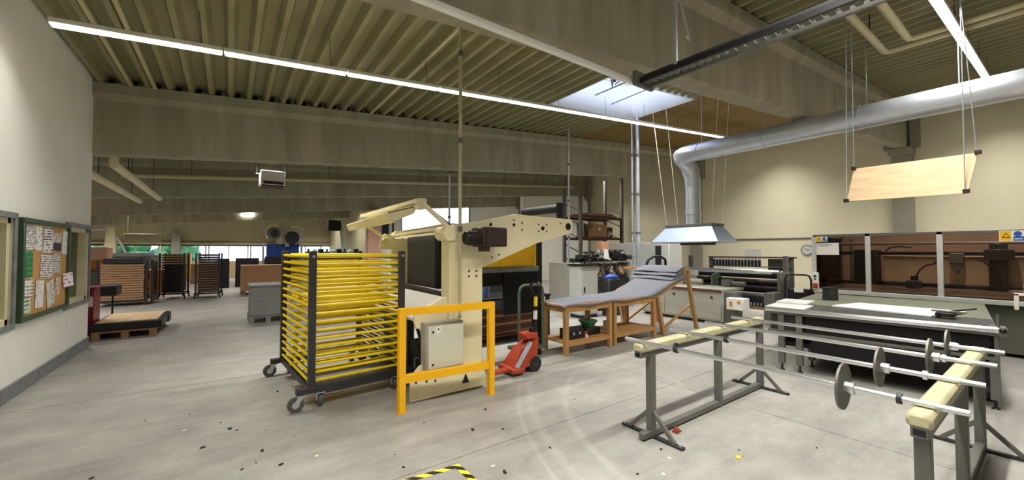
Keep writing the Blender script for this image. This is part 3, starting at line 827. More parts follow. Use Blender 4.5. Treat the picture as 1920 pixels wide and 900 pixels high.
for k, (y0, z1, y1, z0, pc, ic, rows, fill, lab) in enumerate(papers):
    yc, zc_ = (y0 + y1) / 2, (z0 + z1) / 2
    m = print_mat('printed_paper', pc, ic, rows * 1.6, fill, k * 1.7)
    mb = MB(); mb.box(-.0015, .0015, (y0 - y1) / 2, (y1 - y0) / 2, (z0 - z1) / 2, (z1 - z0) / 2)
    o = link('paper_notice', mb.mesh('paper_notice', m))
    o.location = (WL + .0325 + .0005 * k, yc, zc_); o.rotation_euler = (random.uniform(-.05, .05) if k != 12 else .2, 0, 0)
    if k == 9:
        o.rotation_euler = (.12, 0, -.35); o.location.x += .035
    tag(o, lab, 'paper', 'papers on the notice board')
# things seen through the office window
solo('office_cabinet', MB().box(-2.9, -2.3, 8.7, 9.35, 0, 1.35, .01), m_board, 'brown cabinet inside the office behind the left wall window', 'cabinet', loc=(-2.6, 9, 0))
solo('printer', MB().box(-2.75, -2.35, 8.75, 9.3, 1.352, 1.52, .02), m_black, 'black printer on the brown cabinet behind the left wall window', 'printer', loc=(-2.6, 9, 1.35))

# ================================================================== left aisle: red cabinet, pallet with boards
T = thing('red_cabinet', 'dark red metal tool cabinet at the end of the left wall', 'cabinet', (-2.2, 10.65, 0))
part(T, 'body', MB().box(-2.75, -2.0, 10.35, 10.8, 0.05, 0.90, .012), m_dred)
for k in range(4):
    part(T, 'drawer', MB().box(-2.70, -2.04, 10.335, 10.36, 0.10 + .19 * k, 0.27 + .19 * k, .004), m_dred)
part(T, 'sticker', MB().box(-2.17, -2.01, 10.322, 10.334, .58, .76), print_mat('label_print', (.93, .85, .83), (.72, .25, .3), 30, .58))
part(T, 'worktop', MB().box(-2.78, -1.97, 10.32, 10.82, .90, .93, .004), m_dred)
T = thing('parts_tray_stand', 'dark parts tray on a thin stand beside the red cabinet', 'tray stand', (-2.12, 12.5, 0))
part(T, 'tray', MB().box(-2.42, -2.02, 12.3, 12.8, .60, .82, .01), m_iron)
part(T, 'post', MB().cyl((-2.12, 12.5, .02), (-2.12, 12.5, .61), .018, n=8), m_black)
part(T, 'foot', MB().box(-2.32, -1.92, 12.48, 12.52, 0, .03).box(-2.14, -2.10, 12.3, 12.7, 0, .03), m_black)

def pallet(name, label, x0, x1, y0, y1, mat=None, gap=True, rz=0, loc=None):
    mat = mat or m_pallet
    W, D = x1 - x0, y1 - y0
    T = thing(name, label, 'pallet', loc or ((x0 + x1) / 2, (y0 + y1) / 2, 0), rz=rz, local=True)
    for k in range(5):
        y = -D / 2 + .05 + (D - .1) * k / 4
        part(T, 'deck_board', MB().box(-W / 2, W / 2, y - .05, y + .05, .12, .144), mat)
    for x in (-W / 2 + .05, 0, W / 2 - .05):
        part(T, 'bottom_board', MB().box(x - .05, x + .05, -D / 2, D / 2, 0, .022), mat)
        part(T, 'stringer', MB().box(x - .05, x + .05, -D / 2, D / 2, .10, .122), mat)
        for y in (-D / 2 + .06, 0, D / 2 - .06):
            part(T, 'block', MB().box(x - .05, x + .05, y - .06, y + .06, .022, .10), mat)
    return T
pallet('pallet', 'low wooden pallet under the black load beside the left wall end', -1.96, -1.10, 10.02, 11.4)
solo('black_board_stack', MB().box(-1.99, -1.02, 10.05, 11.42, .146, .285, .01).box(-1.2, -1.0, 10.9, 11.3, .12, .27), m_black, 'low black load lying on the wooden pallet by the left wall end', 'load', loc=(-1.5, 10.7, .146))
solo('plywood_sheet', MB().box(-1.93, -1.10, 10.12, 11.40, .287, .302), m_ply, 'pale plywood sheet lying on top of the black load', 'sheet', loc=(-1.5, 10.7, .287))

# tall stack of brown boards in a trolley
T = thing('board_trolley', 'dark trolley frame carrying the tall stack of brown boards at left', 'trolley', (-2.5, 16.3, 0))
part(T, 'deck', MB().box(-3.0, -2.02, 15.85, 16.9, .10, .16), m_iron)
for x in (-3.02, -1.98):
    for y in (15.9, 16.85):
        part(T, 'post', MB().box(x - .03, x + .03, y - .03, y + .03, .10, 1.32), m_iron)
        part(T, 'caster', MB().cyl((x - .02, y, .05), (x + .02, y, .05), .05, n=10), m_rubber)
part(T, 'side_panel', MB().box(-1.90, -1.85, 15.95, 16.9, .06, 1.28), m_motor)
z = .162
for k in range(15):
    h = .07
    mb = MB().box(-.46 + random.uniform(-.01, .01), .46 + random.uniform(-.01, .01), -.48 + random.uniform(-.012, .012), .48, 0, h - .012, .004)
    o = solo('brown_board', mb, m_board, 'brown board, %s from the floor in the tall trolley stack at left' % ORD[k], 'board', 'brown boards in the tall stack')
    o.location = (-2.5, 16.37, z); z += h
solo('grey_tray', MB().box(-2.92, -2.1, 15.95, 16.75, z + .002, z + .16, .01), m_iron, 'dark grey tray on top of the tall stack of brown boards', 'tray', loc=(-2.5, 16.3, z))

# drying racks far back
def far_rack(x, y, rz, label, mat_shelf, n=15, wid=.62, dep=.8):
    T = thing('shelf_trolley', label, 'trolley', (x, y, 0), 'tall shelf trolleys at the back', rz, True)
    for sx in (-1, 1):
        for sy in (-1, 1):
            part(T, 'post', MB().box(sx * wid / 2 - .022, sx * wid / 2 + .022, sy * dep / 2 - .022, sy * dep / 2 + .022, .16, 1.52), m_iron)
            part(T, 'caster', MB().cyl((sx * (wid / 2 + .03) - .018, sy * dep / 2, .055), (sx * (wid / 2 + .03) + .018, sy * dep / 2, .055), .055, n=10).box(sx * wid / 2 - .03, sx * wid / 2 + .03, sy * dep / 2 - .03, sy * dep / 2 + .03, .09, .17), m_rubber)
    part(T, 'base_frame', MB().box(-wid / 2 - .05, wid / 2 + .05, -dep / 2, -dep / 2 + .04, .14, .19).box(-wid / 2 - .05, wid / 2 + .05, dep / 2 - .04, dep / 2, .14, .19), m_iron)
    for k in range(n):
        z = .24 + (1.26 / n) * k
        part(T, 'shelf', MB().box(-wid / 2 + .03, wid / 2 - .03, -dep / 2 - .01, dep / 2, z, z + .016), mat_shelf(k))
        part(T, 'loaded_sheet', MB().box(-wid / 2 + .05, wid / 2 - .05, -dep / 2 + .01, dep / 2 - .02, z + .018, z + .018 + .045), (m_black if k < 11 else m_motor) if mat_shelf(0) is m_iron else m_motor)
    return T
far_rack(-1.50, 17.6, -.08, 'tall shelf trolley loaded with black sheets, near the far column', lambda k: m_iron if k < 11 else m_ply)
far_rack(-0.55, 17.2, -.08, 'tall shelf trolley loaded with brown sheets, right of the black one', lambda k: m_ply if k > 10 else m_board)

# black panels and carton, grey crate
solo('black_block', MB().box(-0.45, .02, 20.9, 21.6, 0, 1.25, .01), m_blackm, 'tall black block standing right of the brown shelf trolley', 'panel', loc=(-.2, 21, 0))
solo('black_block', MB().box(.24, 1.10, 21.2, 21.9, 0, 1.26, .01), m_blackm, 'tall black block standing behind the pink brown carton, at its left', 'panel', loc=(.6, 21.4, 0))
solo('black_block', MB().box(1.36, 2.40, 21.2, 21.9, 0, 1.33, .01), m_blackm, 'tall black block standing behind the pink brown carton, at its right', 'panel', loc=(1.9, 21.4, 0))
T = thing('large_carton', 'large plain brown carton standing behind the grey crate', 'carton', (1.05, 17.8, 0))
part(T, 'box', MB().box(.36, 1.72, 17.3, 18.3, .13, 1.06, .008), m_carton)
part(T, 'tape', MB().box(.48, .53, 17.292, 17.301, .13, 1.06), m_board)
parts(T, 'skid', MB().box(.36, .50, 17.3, 18.3, 0, .128).box(.95, 1.1, 17.3, 18.3, 0, .128).box(1.55, 1.72, 17.3, 18.3, 0, .128), m_pallet)
pallet('pallet', 'grey pallet carrying the grey plastic crate', .37, 1.10, 10.40, 11.3, m_grey_box)
T = thing('grey_crate', 'large grey closed plastic crate standing on a pallet in the aisle', 'crate', (.74, 10.85, .146))
part(T, 'body', MB().box(.385, 1.085, 10.42, 11.28, .147, .79, .012), m_grey_box)
part(T, 'lid', MB().box(.37, 1.10, 10.40, 11.30, .79, .835, .008), m_grey_box)
part(T, 'print', MB().box(.45, .68, 10.417, 10.4205, .47, .50), print_mat('crate_print', (.54, .545, .54), (.3, .3, .3), 30, .45))

# ================================================================== drying trolley with yellow tubes
TW, TD = .965, 1.44
T = thing('drying_trolley', 'dark wheeled drying trolley with many yellow tubes behind the yellow barrier', 'trolley', (.70, 4.49, 0), rz=math.radians(4.5), local=True)
for sx in (0, TW):
    for sy in (0, TD):
        p = part(T, 'post', MB().box(sx - .032, sx + .032, sy - .032, sy + .032, .19, 1.595, .004), m_char)
        part(p, 'bolt', MB().cyl((sx, sy - .04, 1.54), (sx, sy - .03, 1.54), .016, n=8), m_chrome)
for sy in (0, TD):
    part(T, 'base_rail', MB().box(-.14, TW + .14, sy - .035, sy + .035, .155, .215, .006), m_char)
for sx in (0, TW):
    part(T, 'side_rail', MB().box(sx - .03, sx + .03, .03, TD - .03, .16, .21, .004), m_char)
part(T, 'front_beam', MB().box(.05, TW - .03, -.05, -.02, .14, .23, .004), m_char)
for sx in (-.10, .085, TW - .085, TW + .10):
    for sy in (-.02, TD):
        a = random.uniform(-.5, .5)
        if sx in (-.10, TW + .10):      # swivelled sideways
            c = part(T, 'caster', MB().box(sx - .035, sx + .035, sy - .035, sy + .035, .145, .156).bar((sx, sy - .028, .15), (sx - .045, sy - .028, .075), .006, .045, (1, 0, 0)).bar((sx, sy + .028, .15), (sx - .045, sy + .028, .075), .006, .045, (1, 0, 0)), m_steel)
            part(c, 'wheel', MB().cyl((sx - .045, sy - .019, .074), (sx - .045, sy + .019, .074), .074, n=20), m_wheel)
            part(c, 'wheel_hub', MB().cyl((sx - .045, sy - .024, .074), (sx - .045, sy + .024, .074), .034, n=12), m_steel)
        else:
            c = part(T, 'caster', MB().box(sx - .035, sx + .035, sy - .035, sy + .035, .145, .156).bar((sx - .028, sy, .15), (sx - .028, sy + .045, .075), .006, .045).bar((sx + .028, sy, .15), (sx + .028, sy + .045, .075), .006, .045), m_steel)
            part(c, 'wheel', MB().cyl((sx - .019, sy + .045, .074), (sx + .019, sy + .045, .074), .074, n=20), m_wheel)
            part(c, 'wheel_hub', MB().cyl((sx - .022, sy + .045, .074), (sx + .022, sy + .045, .074), .03, n=12), m_steel)
tubeX = MB().cyl((0, 0, 0), (TW + .06, 0, 0), .0155, n=8).mesh('tube', m_yel2)
tubeX2 = MB().cyl((0, 0, 0), (TW - .10, 0, 0), .0155, n=8).mesh('tube', m_yel2)
tubeY = MB().cyl((0, 0, 0), (0, TD - .068, 0), .0155, n=8).mesh('tube', m_yel2)
brk = MB().box(-.012, .012, .035, TD - .035, -.034, -.018).mesh('bracket', m_char)
for k in range(16):
    z = .26 + .0853 * k
    ys_ = [.035, .40, .86, 1.31] if k != 9 else [.035 + .09 * i for i in range(15)]
    for i, y in enumerate(ys_):
        if i % 2 == 0:
            rep(T, 'tube', tubeX, (-.03, y, z))
        else:
            rep(T, 'tube', tubeX2, (.05, y, z + .012))
    rep(T, 'tube', tubeY, (-.005, .034, z)); rep(T, 'tube', tubeY, (TW + .005, .034, z))
    rep(T, 'bracket', brk, (.03, 0, z)); rep(T, 'bracket', brk, (TW - .03, 0, z))

# ================================================================== yellow barrier
T = thing('safety_barrier', 'bright yellow steel barrier frame standing before the cream press', 'barrier', (1.9, 3.8, 0))
A, Bq = Vector((1.405, 3.84, 0)), Vector((2.41, 3.775, 0))
for p in (A, Bq):
    part(T, 'post', MB().box(p.x - .035, p.x + .035, p.y - .035, p.y + .035, .006, 1.025, .004), m_yel)
    part(T, 'foot_plate', MB().box(p.x - .04, p.x + .04, p.y - .04, p.y + .04, 0, .008), m_yel)
d = (Bq - A).normalized() * .035
part(T, 'top_rail', MB().bar(A + d + Vector((0, 0, .99)), Bq - d + Vector((0, 0, .99)), .07, .07), m_yel)
part(T, 'mid_rail', MB().bar(A + d + Vector((0, 0, .325)), Bq - d + Vector((0, 0, .325)), .06, .075), m_yel)

# ================================================================== cream press
T = thing('press_machine', 'cream industrial press with a tapered side arm, brown motor and dark hood', 'machine', (2.2, 5, 0))
Y0, Y1 = 4.10, 6.02
part(T, 'near_column', MB().box(2.10, 2.49, Y0 - .015, Y0 + .16, 0.02, 1.85, .01), m_cream)
part(T, 'near_column_flange', MB().box(2.055, 2.11, Y0 + .0, Y0 + .22, .02, 1.80, .008), m_cream)
armp = [(2.02, 1.72), (2.06, 1.66), (2.49, 1.40), (3.33, 1.70), (3.965, 1.85), (3.985, 1.95), (3.98, 2.045), (3.28, 2.06), (2.98, 2.07), (2.90, 2.05), (2.52, 1.97), (2.10, 1.90), (2.02, 1.84)]
arm = part(T, 'near_arm', MB().prism(armp, 'XZ', Y0 - .02, Y0 + .03), m_cream)
u = MB()
for x, z in ((2.95, 1.99), (3.08, 1.96), (3.08, 1.87), (3.36, 1.95), (3.36, 1.86), (3.50, 1.95), (3.50, 1.86), (3.75, 1.98), (2.62, 1.52), (2.72, 1.55), (2.30, 1.36), (2.40, 1.36), (2.30, 1.30), (2.40, 1.30)):
    u.cyl((x, Y0 - .026, z), (x, Y0 - .015, z), .011, n=8)
parts(arm, 'bolt', u, m_iron)
u = MB()
for x, z, r in ((2.95, 1.93, .02), (3.43, 1.90, .028), (3.90, 1.94, .05), (2.60, 1.92, .02)):
    u.cyl((x, Y0 - .026, z), (x, Y0 - .018, z), r, n=14)
parts(arm, 'shaft_end', u, m_black)
part(T, 'far_column', MB().box(2.03, 2.30, Y1, Y1 + .14, .02, 1.80, .01), m_cream)
part(T, 'far_arm', MB().prism(armp, 'XZ', Y1 + .02, Y1 + .07), m_cream)
part(T, 'far_bracket', MB().prism([(1.86, 1.62), (2.04, 1.62), (2.04, 1.84), (1.93, 1.86), (1.86, 1.76)], 'XZ', Y1, Y1 + .05), m_cream)
part(T, 'tie_rail', MB().bar((2.06, Y0 + .1, 1.87), (2.06, Y1 + .1, 1.835), .05, .035), m_cream2)
part(T, 'tie_rail', MB().bar((2.20, Y0 + .1, 1.83), (2.20, Y1 + .1, 1.81), .04, .03), m_cream2)
part(T, 'base_plate', MB().prism([(1.56, .02), (2.10, .02), (2.10, .40), (1.74, .40), (1.66, .37), (1.60, .31), (1.56, .22)], 'XZ', Y0 - .10, Y0 - .07), m_cream)
part(T, 'base_plate', MB().prism([(2.10, .02), (2.47, .02), (2.47, .26), (2.10, .26)], 'XZ', Y0 - .10, Y0 - .02), m_cream)
u = MB()
for x, z in ((1.62, .21), (1.74, .20), (1.84, .19), (1.78, .30), (1.90, .30)): u.cyl((x, Y0 - .107, z), (x, Y0 - .098, z), .012, n=8)
parts(T, 'base_bolt', u, m_iron)
part(T, 'base_beam', MB().box(1.88, 2.44, Y0 - .02, Y1 + .1, .02, .14, .006), m_iron)
# dark hood box, roller, sloping belt
part(T, 'dark_hood', MB().box(2.30, 2.60, 4.93, 6.05, 1.08, 1.865, .01), m_blackm)
part(T, 'hood_front_panel', MB().box(2.285, 2.30, 5.0, 6.03, 1.09, 1.855), m_char)
part(T, 'press_roller', MB().cyl((2.22, Y0 + .16, 1.03), (2.22, Y1 + .1, 1.06), .045, n=16), m_motor)
part(T, 'feed_belt', MB().hexa([(1.72, Y0 + .12, .80), (2.16, Y0 + .12, 1.00), (2.16, Y1 - .02, 1.00), (1.61, Y1 - .02, .80)], [(1.72, Y0 + .12, .83), (2.16, Y0 + .12, 1.03), (2.16, Y1 - .02, 1.03), (1.61, Y1 - .02, .83)]), m_belt)
part(T, 'belt_side', MB().prism([(1.66, .82), (1.70, .70), (2.08, .66), (2.12, 1.07), (2.00, 1.06), (1.66, .90)], 'XZ', Y0 + .05, Y0 + .09), m_cream)
part(T, 'belt_side', MB().prism([(1.72, .72), (1.76, .62), (2.08, .66), (2.12, 1.05), (2.00, 1.03), (1.72, .84)], 'XZ', Y1 - .02, Y1 + .02), m_cream)
part(T, 'belt_stand', MB().box(1.88, 1.96, 4.9, 5.9, .14, .80, .01), m_char)
part(T, 'belt_motor', MB().cyl((1.80, 4.5, .45), (2.10, 4.5, .45), .11, n=14), m_iron)
part(T, 'inner_beam', MB().box(1.85, 2.3, 4.35, 4.6, .14, .30, .01), m_black)
u = MB(); u.tube([(1.70, 4.16, .74), (1.72, 4.12, .62), (1.80, 4.06, .60), (1.9, 4.1, .52)], .018, 6); u.tube([(1.66, 4.16, .60), (1.70, 4.1, .45), (1.74, 4.12, .35), (1.80, 4.2, .2)], .014, 6)
parts(T, 'cable', u, m_black)
# raised flap guard and its arms
g = part(T, 'flap_guard', MB().hexa([(1.44, 4.40, 2.02), (1.80, 4.40, 2.12), (1.80, 6.06, 2.07), (1.38, 6.06, 1.96)], [(1.44, 4.40, 2.04), (1.80, 4.40, 2.14), (1.80, 6.06, 2.09), (1.38, 6.06, 1.98)]), m_cream)
part(g, 'front_lip', MB().hexa([(1.50, 4.42, 1.92), (1.53, 4.42, 1.92), (1.44, 6.06, 1.885), (1.41, 6.06, 1.885)], [(1.44, 4.40, 2.03), (1.47, 4.40, 2.03), (1.41, 6.06, 1.97), (1.38, 6.06, 1.97)]), m_cream)
part(g, 'end_lip', MB().prism([(1.50, 1.93), (1.74, 2.03), (1.80, 2.13), (1.44, 2.03)], 'XZ', 4.40, 4.42), m_cream)
part(g, 'top_rib', MB().bar((1.78, 4.28, 2.175), (1.62, 6.08, 2.115), .10, .04), m_cream2)
part(g, 'hinge_block', MB().box(1.74, 1.84, 4.24, 4.40, 2.08, 2.20, .01), m_cream2)
part(T, 'flap_arm', MB().bar((1.82, 4.30, 2.14), (2.06, 4.12, 1.86), .055, .05), m_cream)
part(T, 'flap_arm', MB().bar((1.62, 6.05, 2.0), (1.95, 6.05, 1.78), .04, .04), m_cream)
part(T, 'gas_strut', MB().cyl((1.84, 4.36, 2.15), (2.10, 4.18, 1.90), .016, n=8), m_black)
part(T, 'pivot', MB().cyl((2.04, Y0 - .06, 1.80), (2.04, Y0 + .2, 1.80), .085, n=18), m_cream)
part(T, 'pivot', MB().cyl((1.92, Y1 - .06, 1.74), (1.92, Y1 + .1, 1.74), .05, n=14), m_cream2)
# motor and gearbox
gb = part(T, 'gearbox', MB().box(2.33, 2.66, 3.80, Y0 - .02, 1.645, 1.87, .015), m_motor)
part(gb, 'cooling_fin', MB().box(2.36, 2.63, 3.785, 3.80, 1.67, 1.85), m_motor)
mo = part(T, 'motor', MB().cyl((2.19, 3.93, 1.745), (2.36, 3.93, 1.745), .078, n=18), m_motor)
u = MB()
for k in range(10): u.cyl((2.20 + .014 * k, 3.93, 1.745), (2.206 + .014 * k, 3.93, 1.745), .086, n=18)
part(mo, 'cooling_fin', u, m_motor)
part(mo, 'fan_cover', MB().cyl((2.163, 3.93, 1.745), (2.19, 3.93, 1.745), .07, .083, n=18), m_black)
part(mo, 'terminal_box', MB().box(2.36, 2.44, 3.84, 3.98, 1.59, 1.65, .006), m_motor)
# yellow guard and roller beneath the arm
part(T, 'yellow_guard', MB().box(2.52, 3.72, 4.58, 4.60, 1.36, 1.80), m_yel3)
u = MB()
for x in (2.55, 2.85, 3.10, 3.69): u.box(x - .02, x + .02, 4.565, 4.585, 1.36, 1.75)
parts(T, 'guard_frame', u, m_yel3)
part(T, 'guard_roller', MB().cyl((2.52, 4.57, 1.335), (3.74, 4.57, 1.335), .04, n=14), m_steel_d)
part(T, 'dark_post', MB().box(4.14, 4.26, 5.08, 5.22, 0, 1.80, .006), m_black)
part(T, 'dark_curtain', MB().box(3.46, 4.12, 5.04, 5.08, .60, 1.33), m_blackm)
part(T, 'dark_curtain', MB().box(2.5, 3.46, 5.08, 5.12, 1.06, 1.33), m_blackm)
ro = part(T, 'top_roll', MB().cyl((3.80, 4.16, 2.20), (3.80, 4.98, 2.21), .062, n=18), m_iron)
parts(ro, 'roll_bracket', MB().box(3.74, 3.86, 4.12, 4.16, 2.04, 2.28, .01).box(3.77, 3.83, 4.96, 5.0, 2.0, 2.25), m_black)
# electrical cabinet on the press
cb = part(T, 'control_cabinet', MB().box(1.69, 2.13, 3.905, 4.05, .335, .83, .006), m_mach)
dr = part(T, 'cabinet_door', MB().box(1.71, 2.125, 3.888, 3.905, .35, .80, .004), M('cabinet_door_paint', (.82, .83, .76), .45, var=.03))
part(dr, 'door_lock', MB().cyl((1.76, 3.88, .40), (1.76, 3.89, .40), .012, n=10).cyl((1.76, 3.88, .74), (1.76, 3.89, .74), .012, n=10), m_iron)
part(dr, 'warning_sticker', MB().box(1.795, 1.85, 3.886, 3.889, .72, .79), m_white)
part(dr, 'sticker_mark', MB().cyl((1.822, 3.8845, .765), (1.822, 3.8865, .765), .010, n=8), m_iron)
part(T, 'foot_switch', MB().prism([(2.17, .10), (2.25, .10), (2.21, .20)], 'XZ', Y0 - .12, Y0 - .10), m_black)

# ================================================================== red pallet jack and loop trolley
T = thing('pallet_jack', 'orange red hand pallet jack with black tiller parked right of the press', 'pallet jack', (3.3, 4.2, 0))
part(T, 'body', MB().hexa([(2.96, 4.10, .06), (3.34, 4.10, .10), (3.34, 4.40, .10), (2.96, 4.40, .06)], [(3.12, 4.16, .30), (3.40, 4.13, .44), (3.40, 4.37, .44), (3.12, 4.34, .30)]), m_red)
part(T, 'body_rib', MB().bar((3.00, 4.09, .10), (3.24, 4.10, .40), .03, .05), m_steel)
part(T, 'base', MB().box(2.92, 3.12, 4.05, 4.40, .035, .10, .012), m_red)
for y in (4.02, 4.48):
    part(T, 'fork', MB().box(2.62, 2.90, y + .04, y + .14, .06, .10, .006) if y > 4.2 else MB().box(2.62, 2.90, y + .10, y + .2, .06, .10, .006), m_red)
part(T, 'pump_head', MB().box(3.20, 3.40, 4.14, 4.34, .42, .50, .012), m_red)
part(T, 'pump', MB().cyl((3.38, 4.24, .12), (3.38, 4.24, .55), .05, n=14), m_black)
for y in (4.13, 4.30):
    wl = part(T, 'wheel', MB().cyl((3.32, y - .03, .10), (3.32, y + .03, .10), .10, n=20), m_rubber)
    part(wl, 'hub', MB().cyl((3.32, y - .034, .10), (3.32, y + .034, .10), .045, n=14), m_motor)
t = part(T, 'tiller', MB().cyl((3.42, 4.24, .46), (3.44, 4.24, 1.0), .024, n=10).cyl((3.40, 4.24, .30), (3.42, 4.24, .5), .04, n=10), m_black)
part(t, 'white_label', MB().cyl((3.425, 4.24, .66), (3.43, 4.24, .78), .029, n=10), m_white)
part(t, 'yellow_label', MB().cyl((3.434, 4.24, .84), (3.437, 4.24, .97), .027, n=10), m_yel2)
part(T, 'tiller_handle', MB().tube([(3.44, 4.20, 1.0), (3.44, 4.14, 1.05), (3.44, 4.12, 1.12), (3.44, 4.18, 1.16), (3.44, 4.30, 1.16), (3.44, 4.36, 1.12), (3.44, 4.34, 1.05), (3.44, 4.28, 1.0)], .014, 8), m_black)
T = thing('loop_handle_trolley', 'olive tubular trolley with a tall loop handle behind the pallet jack', 'trolley', (3.7, 4.75, 0))
part(T, 'loop_handle', MB().tube([(3.51, 4.72, .10), (3.51, 4.72, .98), (3.54, 4.72, 1.05), (3.60, 4.72, 1.08), (3.86, 4.70, 1.08), (3.92, 4.70, 1.05), (3.95, 4.70, .98), (3.95, 4.70, .10)], .022, 8), m_greendk)
part(T, 'platform', MB().box(3.47, 3.99, 4.68, 4.97, .10, .15, .008), m_greendk)
for x in (3.55, 3.91):
    for y in (4.74, 4.91): part(T, 'wheel', MB().cyl((x - .02, y, .05), (x + .02, y, .05), .05, n=12), m_rubber)

# clutter behind the press
T = thing('dark_workbench', 'dark bench with stacked brown planks behind the pallet jack', 'bench', (4.0, 6.0, 0))
part(T, 'top', MB().box(2.9, 5.0, 5.7, 6.5, .74, .78, .005), m_black)
for x in (2.95, 4.95):
    for y in (5.75, 6.45): part(T, 'leg', MB().box(x - .03, x + .03, y - .03, y + .03, 0, .74), m_iron)
part(T, 'lower_shelf', MB().box(2.92, 4.98, 5.72, 6.48, .10, .13), m_redbr)
z = .132
for k in range(7):
    o = solo('brown_plank', MB().box(-.72 + random.uniform(-.1, .1), .72 + random.uniform(-.05, .1), -.24, .24, 0, .042), m_redbr if k % 3 else m_board, 'brown plank, %s from the bottom of the pile under the dark bench' % ORD[k], 'plank', 'planks under the dark bench')
    o.location = (4.05, 6.05, z); z += .05
for k, (x, y, c, lab) in enumerate(((3.65, 5.95, m_bluelt, 'pale blue cylinder standing on the dark bench, left'), (4.6, 5.95, m_blue, 'deep blue drum standing on the dark bench, right'))):
    solo('drum', MB().cyl((x, y, .782), (x, y, 1.05), .10, n=16).cyl((x, y, 1.05), (x, y, 1.06), .105, n=16), c, lab, 'drum', loc=(x, y, .782))
solo('pink_box', MB().box(4.12, 4.36, 5.80, 6.05, .782, .90, .006), m_pink, 'small pinkish box on the dark bench between the drums', 'box', loc=(4.2, 5.9, .782))
solo('yellow_lid_bin', MB().box(3.02, 3.40, 5.8, 6.2, .782, .98, .01).box(3.0, 3.42, 5.78, 6.22, .98, 1.0, .004), m_yel3, 'small bin with a yellow lid at the left end of the dark bench', 'bin', loc=(3.2, 6, .782))

# ================================================================== wooden benches with grey fabric
def wood_table(name, label, x0, x1, y0, y1, h, shelf):
    T = thing(name, label, 'table', ((x0 + x1) / 2, (y0 + y1) / 2, 0))
    for x in (x0 + .035, x1 - .035):
        for y in (y0 + .035, y1 - .035):
            part(T, 'leg', MB().box(x - .035, x + .035, y - .035, y + .035, 0, h - .03, .004), m_wood)
    part(T, 'apron', MB().box(x0 + .07, x1 - .07, y0 + .01, y0 + .04, h - .12, h - .03, .003), m_wood)
    part(T, 'apron', MB().box(x0 + .07, x1 - .07, y1 - .04, y1 - .01, h - .12, h - .03, .003), m_wood)
    parts(T, 'side_apron', MB().box(x0 + .01, x0 + .04, y0 + .07, y1 - .07, h - .12, h - .03).box(x1 - .04, x1 - .01, y0 + .07, y1 - .07, h - .12, h - .03), m_wood)
    part(T, 'table_top', MB().box(x0 - .02, x1 + .02, y0 - .02, y1 + .02, h - .03, h, .004), m_wood)
    if shelf:
        part(T, 'lower_shelf', MB().box(x0 + .01, x1 - .01, y0 + .02, y1 - .02, .17, .20, .003), m_wood)
        part(T, 'shelf_rail', MB().box(x0 + .07, x1 - .07, y0 + .0, y0 + .03, .13, .20, .003), m_wood)
    return T
wood_table('wooden_bench', 'beech work table with boxes on its low shelf, left of the pair', 4.17, 5.23, 4.42, 4.98, .77, True)
wood_table('wooden_bench', 'beech work table with a nearly bare low shelf, right of the pair', 5.28, 6.45, 4.42, 5.10, .77, True)
T = thing('sloping_stand', 'beech stand with splayed legs holding the raised end of the grey fabric', 'stand', (7.1, 4.9, 0))
for y in (4.45, 5.35):
    part(T, 'leg', MB().bar((6.72, y, 0), (6.52, y, .78), .06, .07), m_wood)
    part(T, 'leg', MB().bar((7.88, y, 0), (7.56, y, 1.12), .06, .07), m_wood)
    part(T, 'slope_rail', MB().bar((6.48, y, .76), (7.62, y, 1.12), .05, .08), m_wood)
    part(T, 'brace', MB().bar((6.70, y + .04, .08), (7.74, y + .04, .50), .03, .045), m_wood)
part(T, 'cross_rail', MB().box(7.50, 7.58, 4.48, 5.32, 1.0, 1.07), m_wood)
part(T, 'top_rail', MB().bar((7.55, 4.40, 1.20), (7.55, 6.0, 1.20), .10, .05), m_wood)
part(T, 'end_cheek', MB().prism([(7.38, 1.02), (7.66, 1.08), (7.62, 1.22), (7.40, 1.22)], 'XZ', 4.43, 4.47), m_wood)
for y in (4.40, 5.40): part(T, 'rail_post', MB().box(7.52, 7.60, y, y + .05, 1.10, 1.19), m_wood)
# the cloth: a sheet with gentle waves, hanging over the front edge a little
mb = MB(); nx, ny = 34, 14; grid = []
for j in range(ny + 1):
    row = []
    v = j / ny
    for i in range(nx + 1):
        t = i / nx
        xa = 4.11 + .03 * v; x = xa + (7.50 - xa) * t
        y = 4.385 + (0.62 + .37 * t) * v
        z = .781 + max(0, (x - 6.45)) * .30
        z += .006 * math.sin(9 * x + 3 * y) * math.sin(5 * y) + .004
        if x > 6.45: z += .055
        elif x > 6.2: z += .055 * (x - 6.2) / .25
        if j == 0: z -= .035 + .02 * math.sin(7 * x)
        if i == 0: z -= .03
        row.append(mb.bm.verts.new((x, y, z)))
    grid.append(row)
for j in range(ny):
    for i in range(nx):
        mb.bm.faces.new((grid[j][i], grid[j][i + 1], grid[j + 1][i + 1], grid[j + 1][i]))
o = solo('fabric_sheet', mb, m_fabric, 'long grey fabric sheet spread over the beech tables and up the sloping stand', 'fabric', loc=(5.8, 4.9, .8))
md = o.modifiers.new('thickness', 'SOLIDIFY'); md.thickness = .006; md.offset = 1
T = thing('folded_fabric', 'grey fabric folded in layers at the top of the sloping stand', 'fabric', (7.2, 4.95, 1.15))
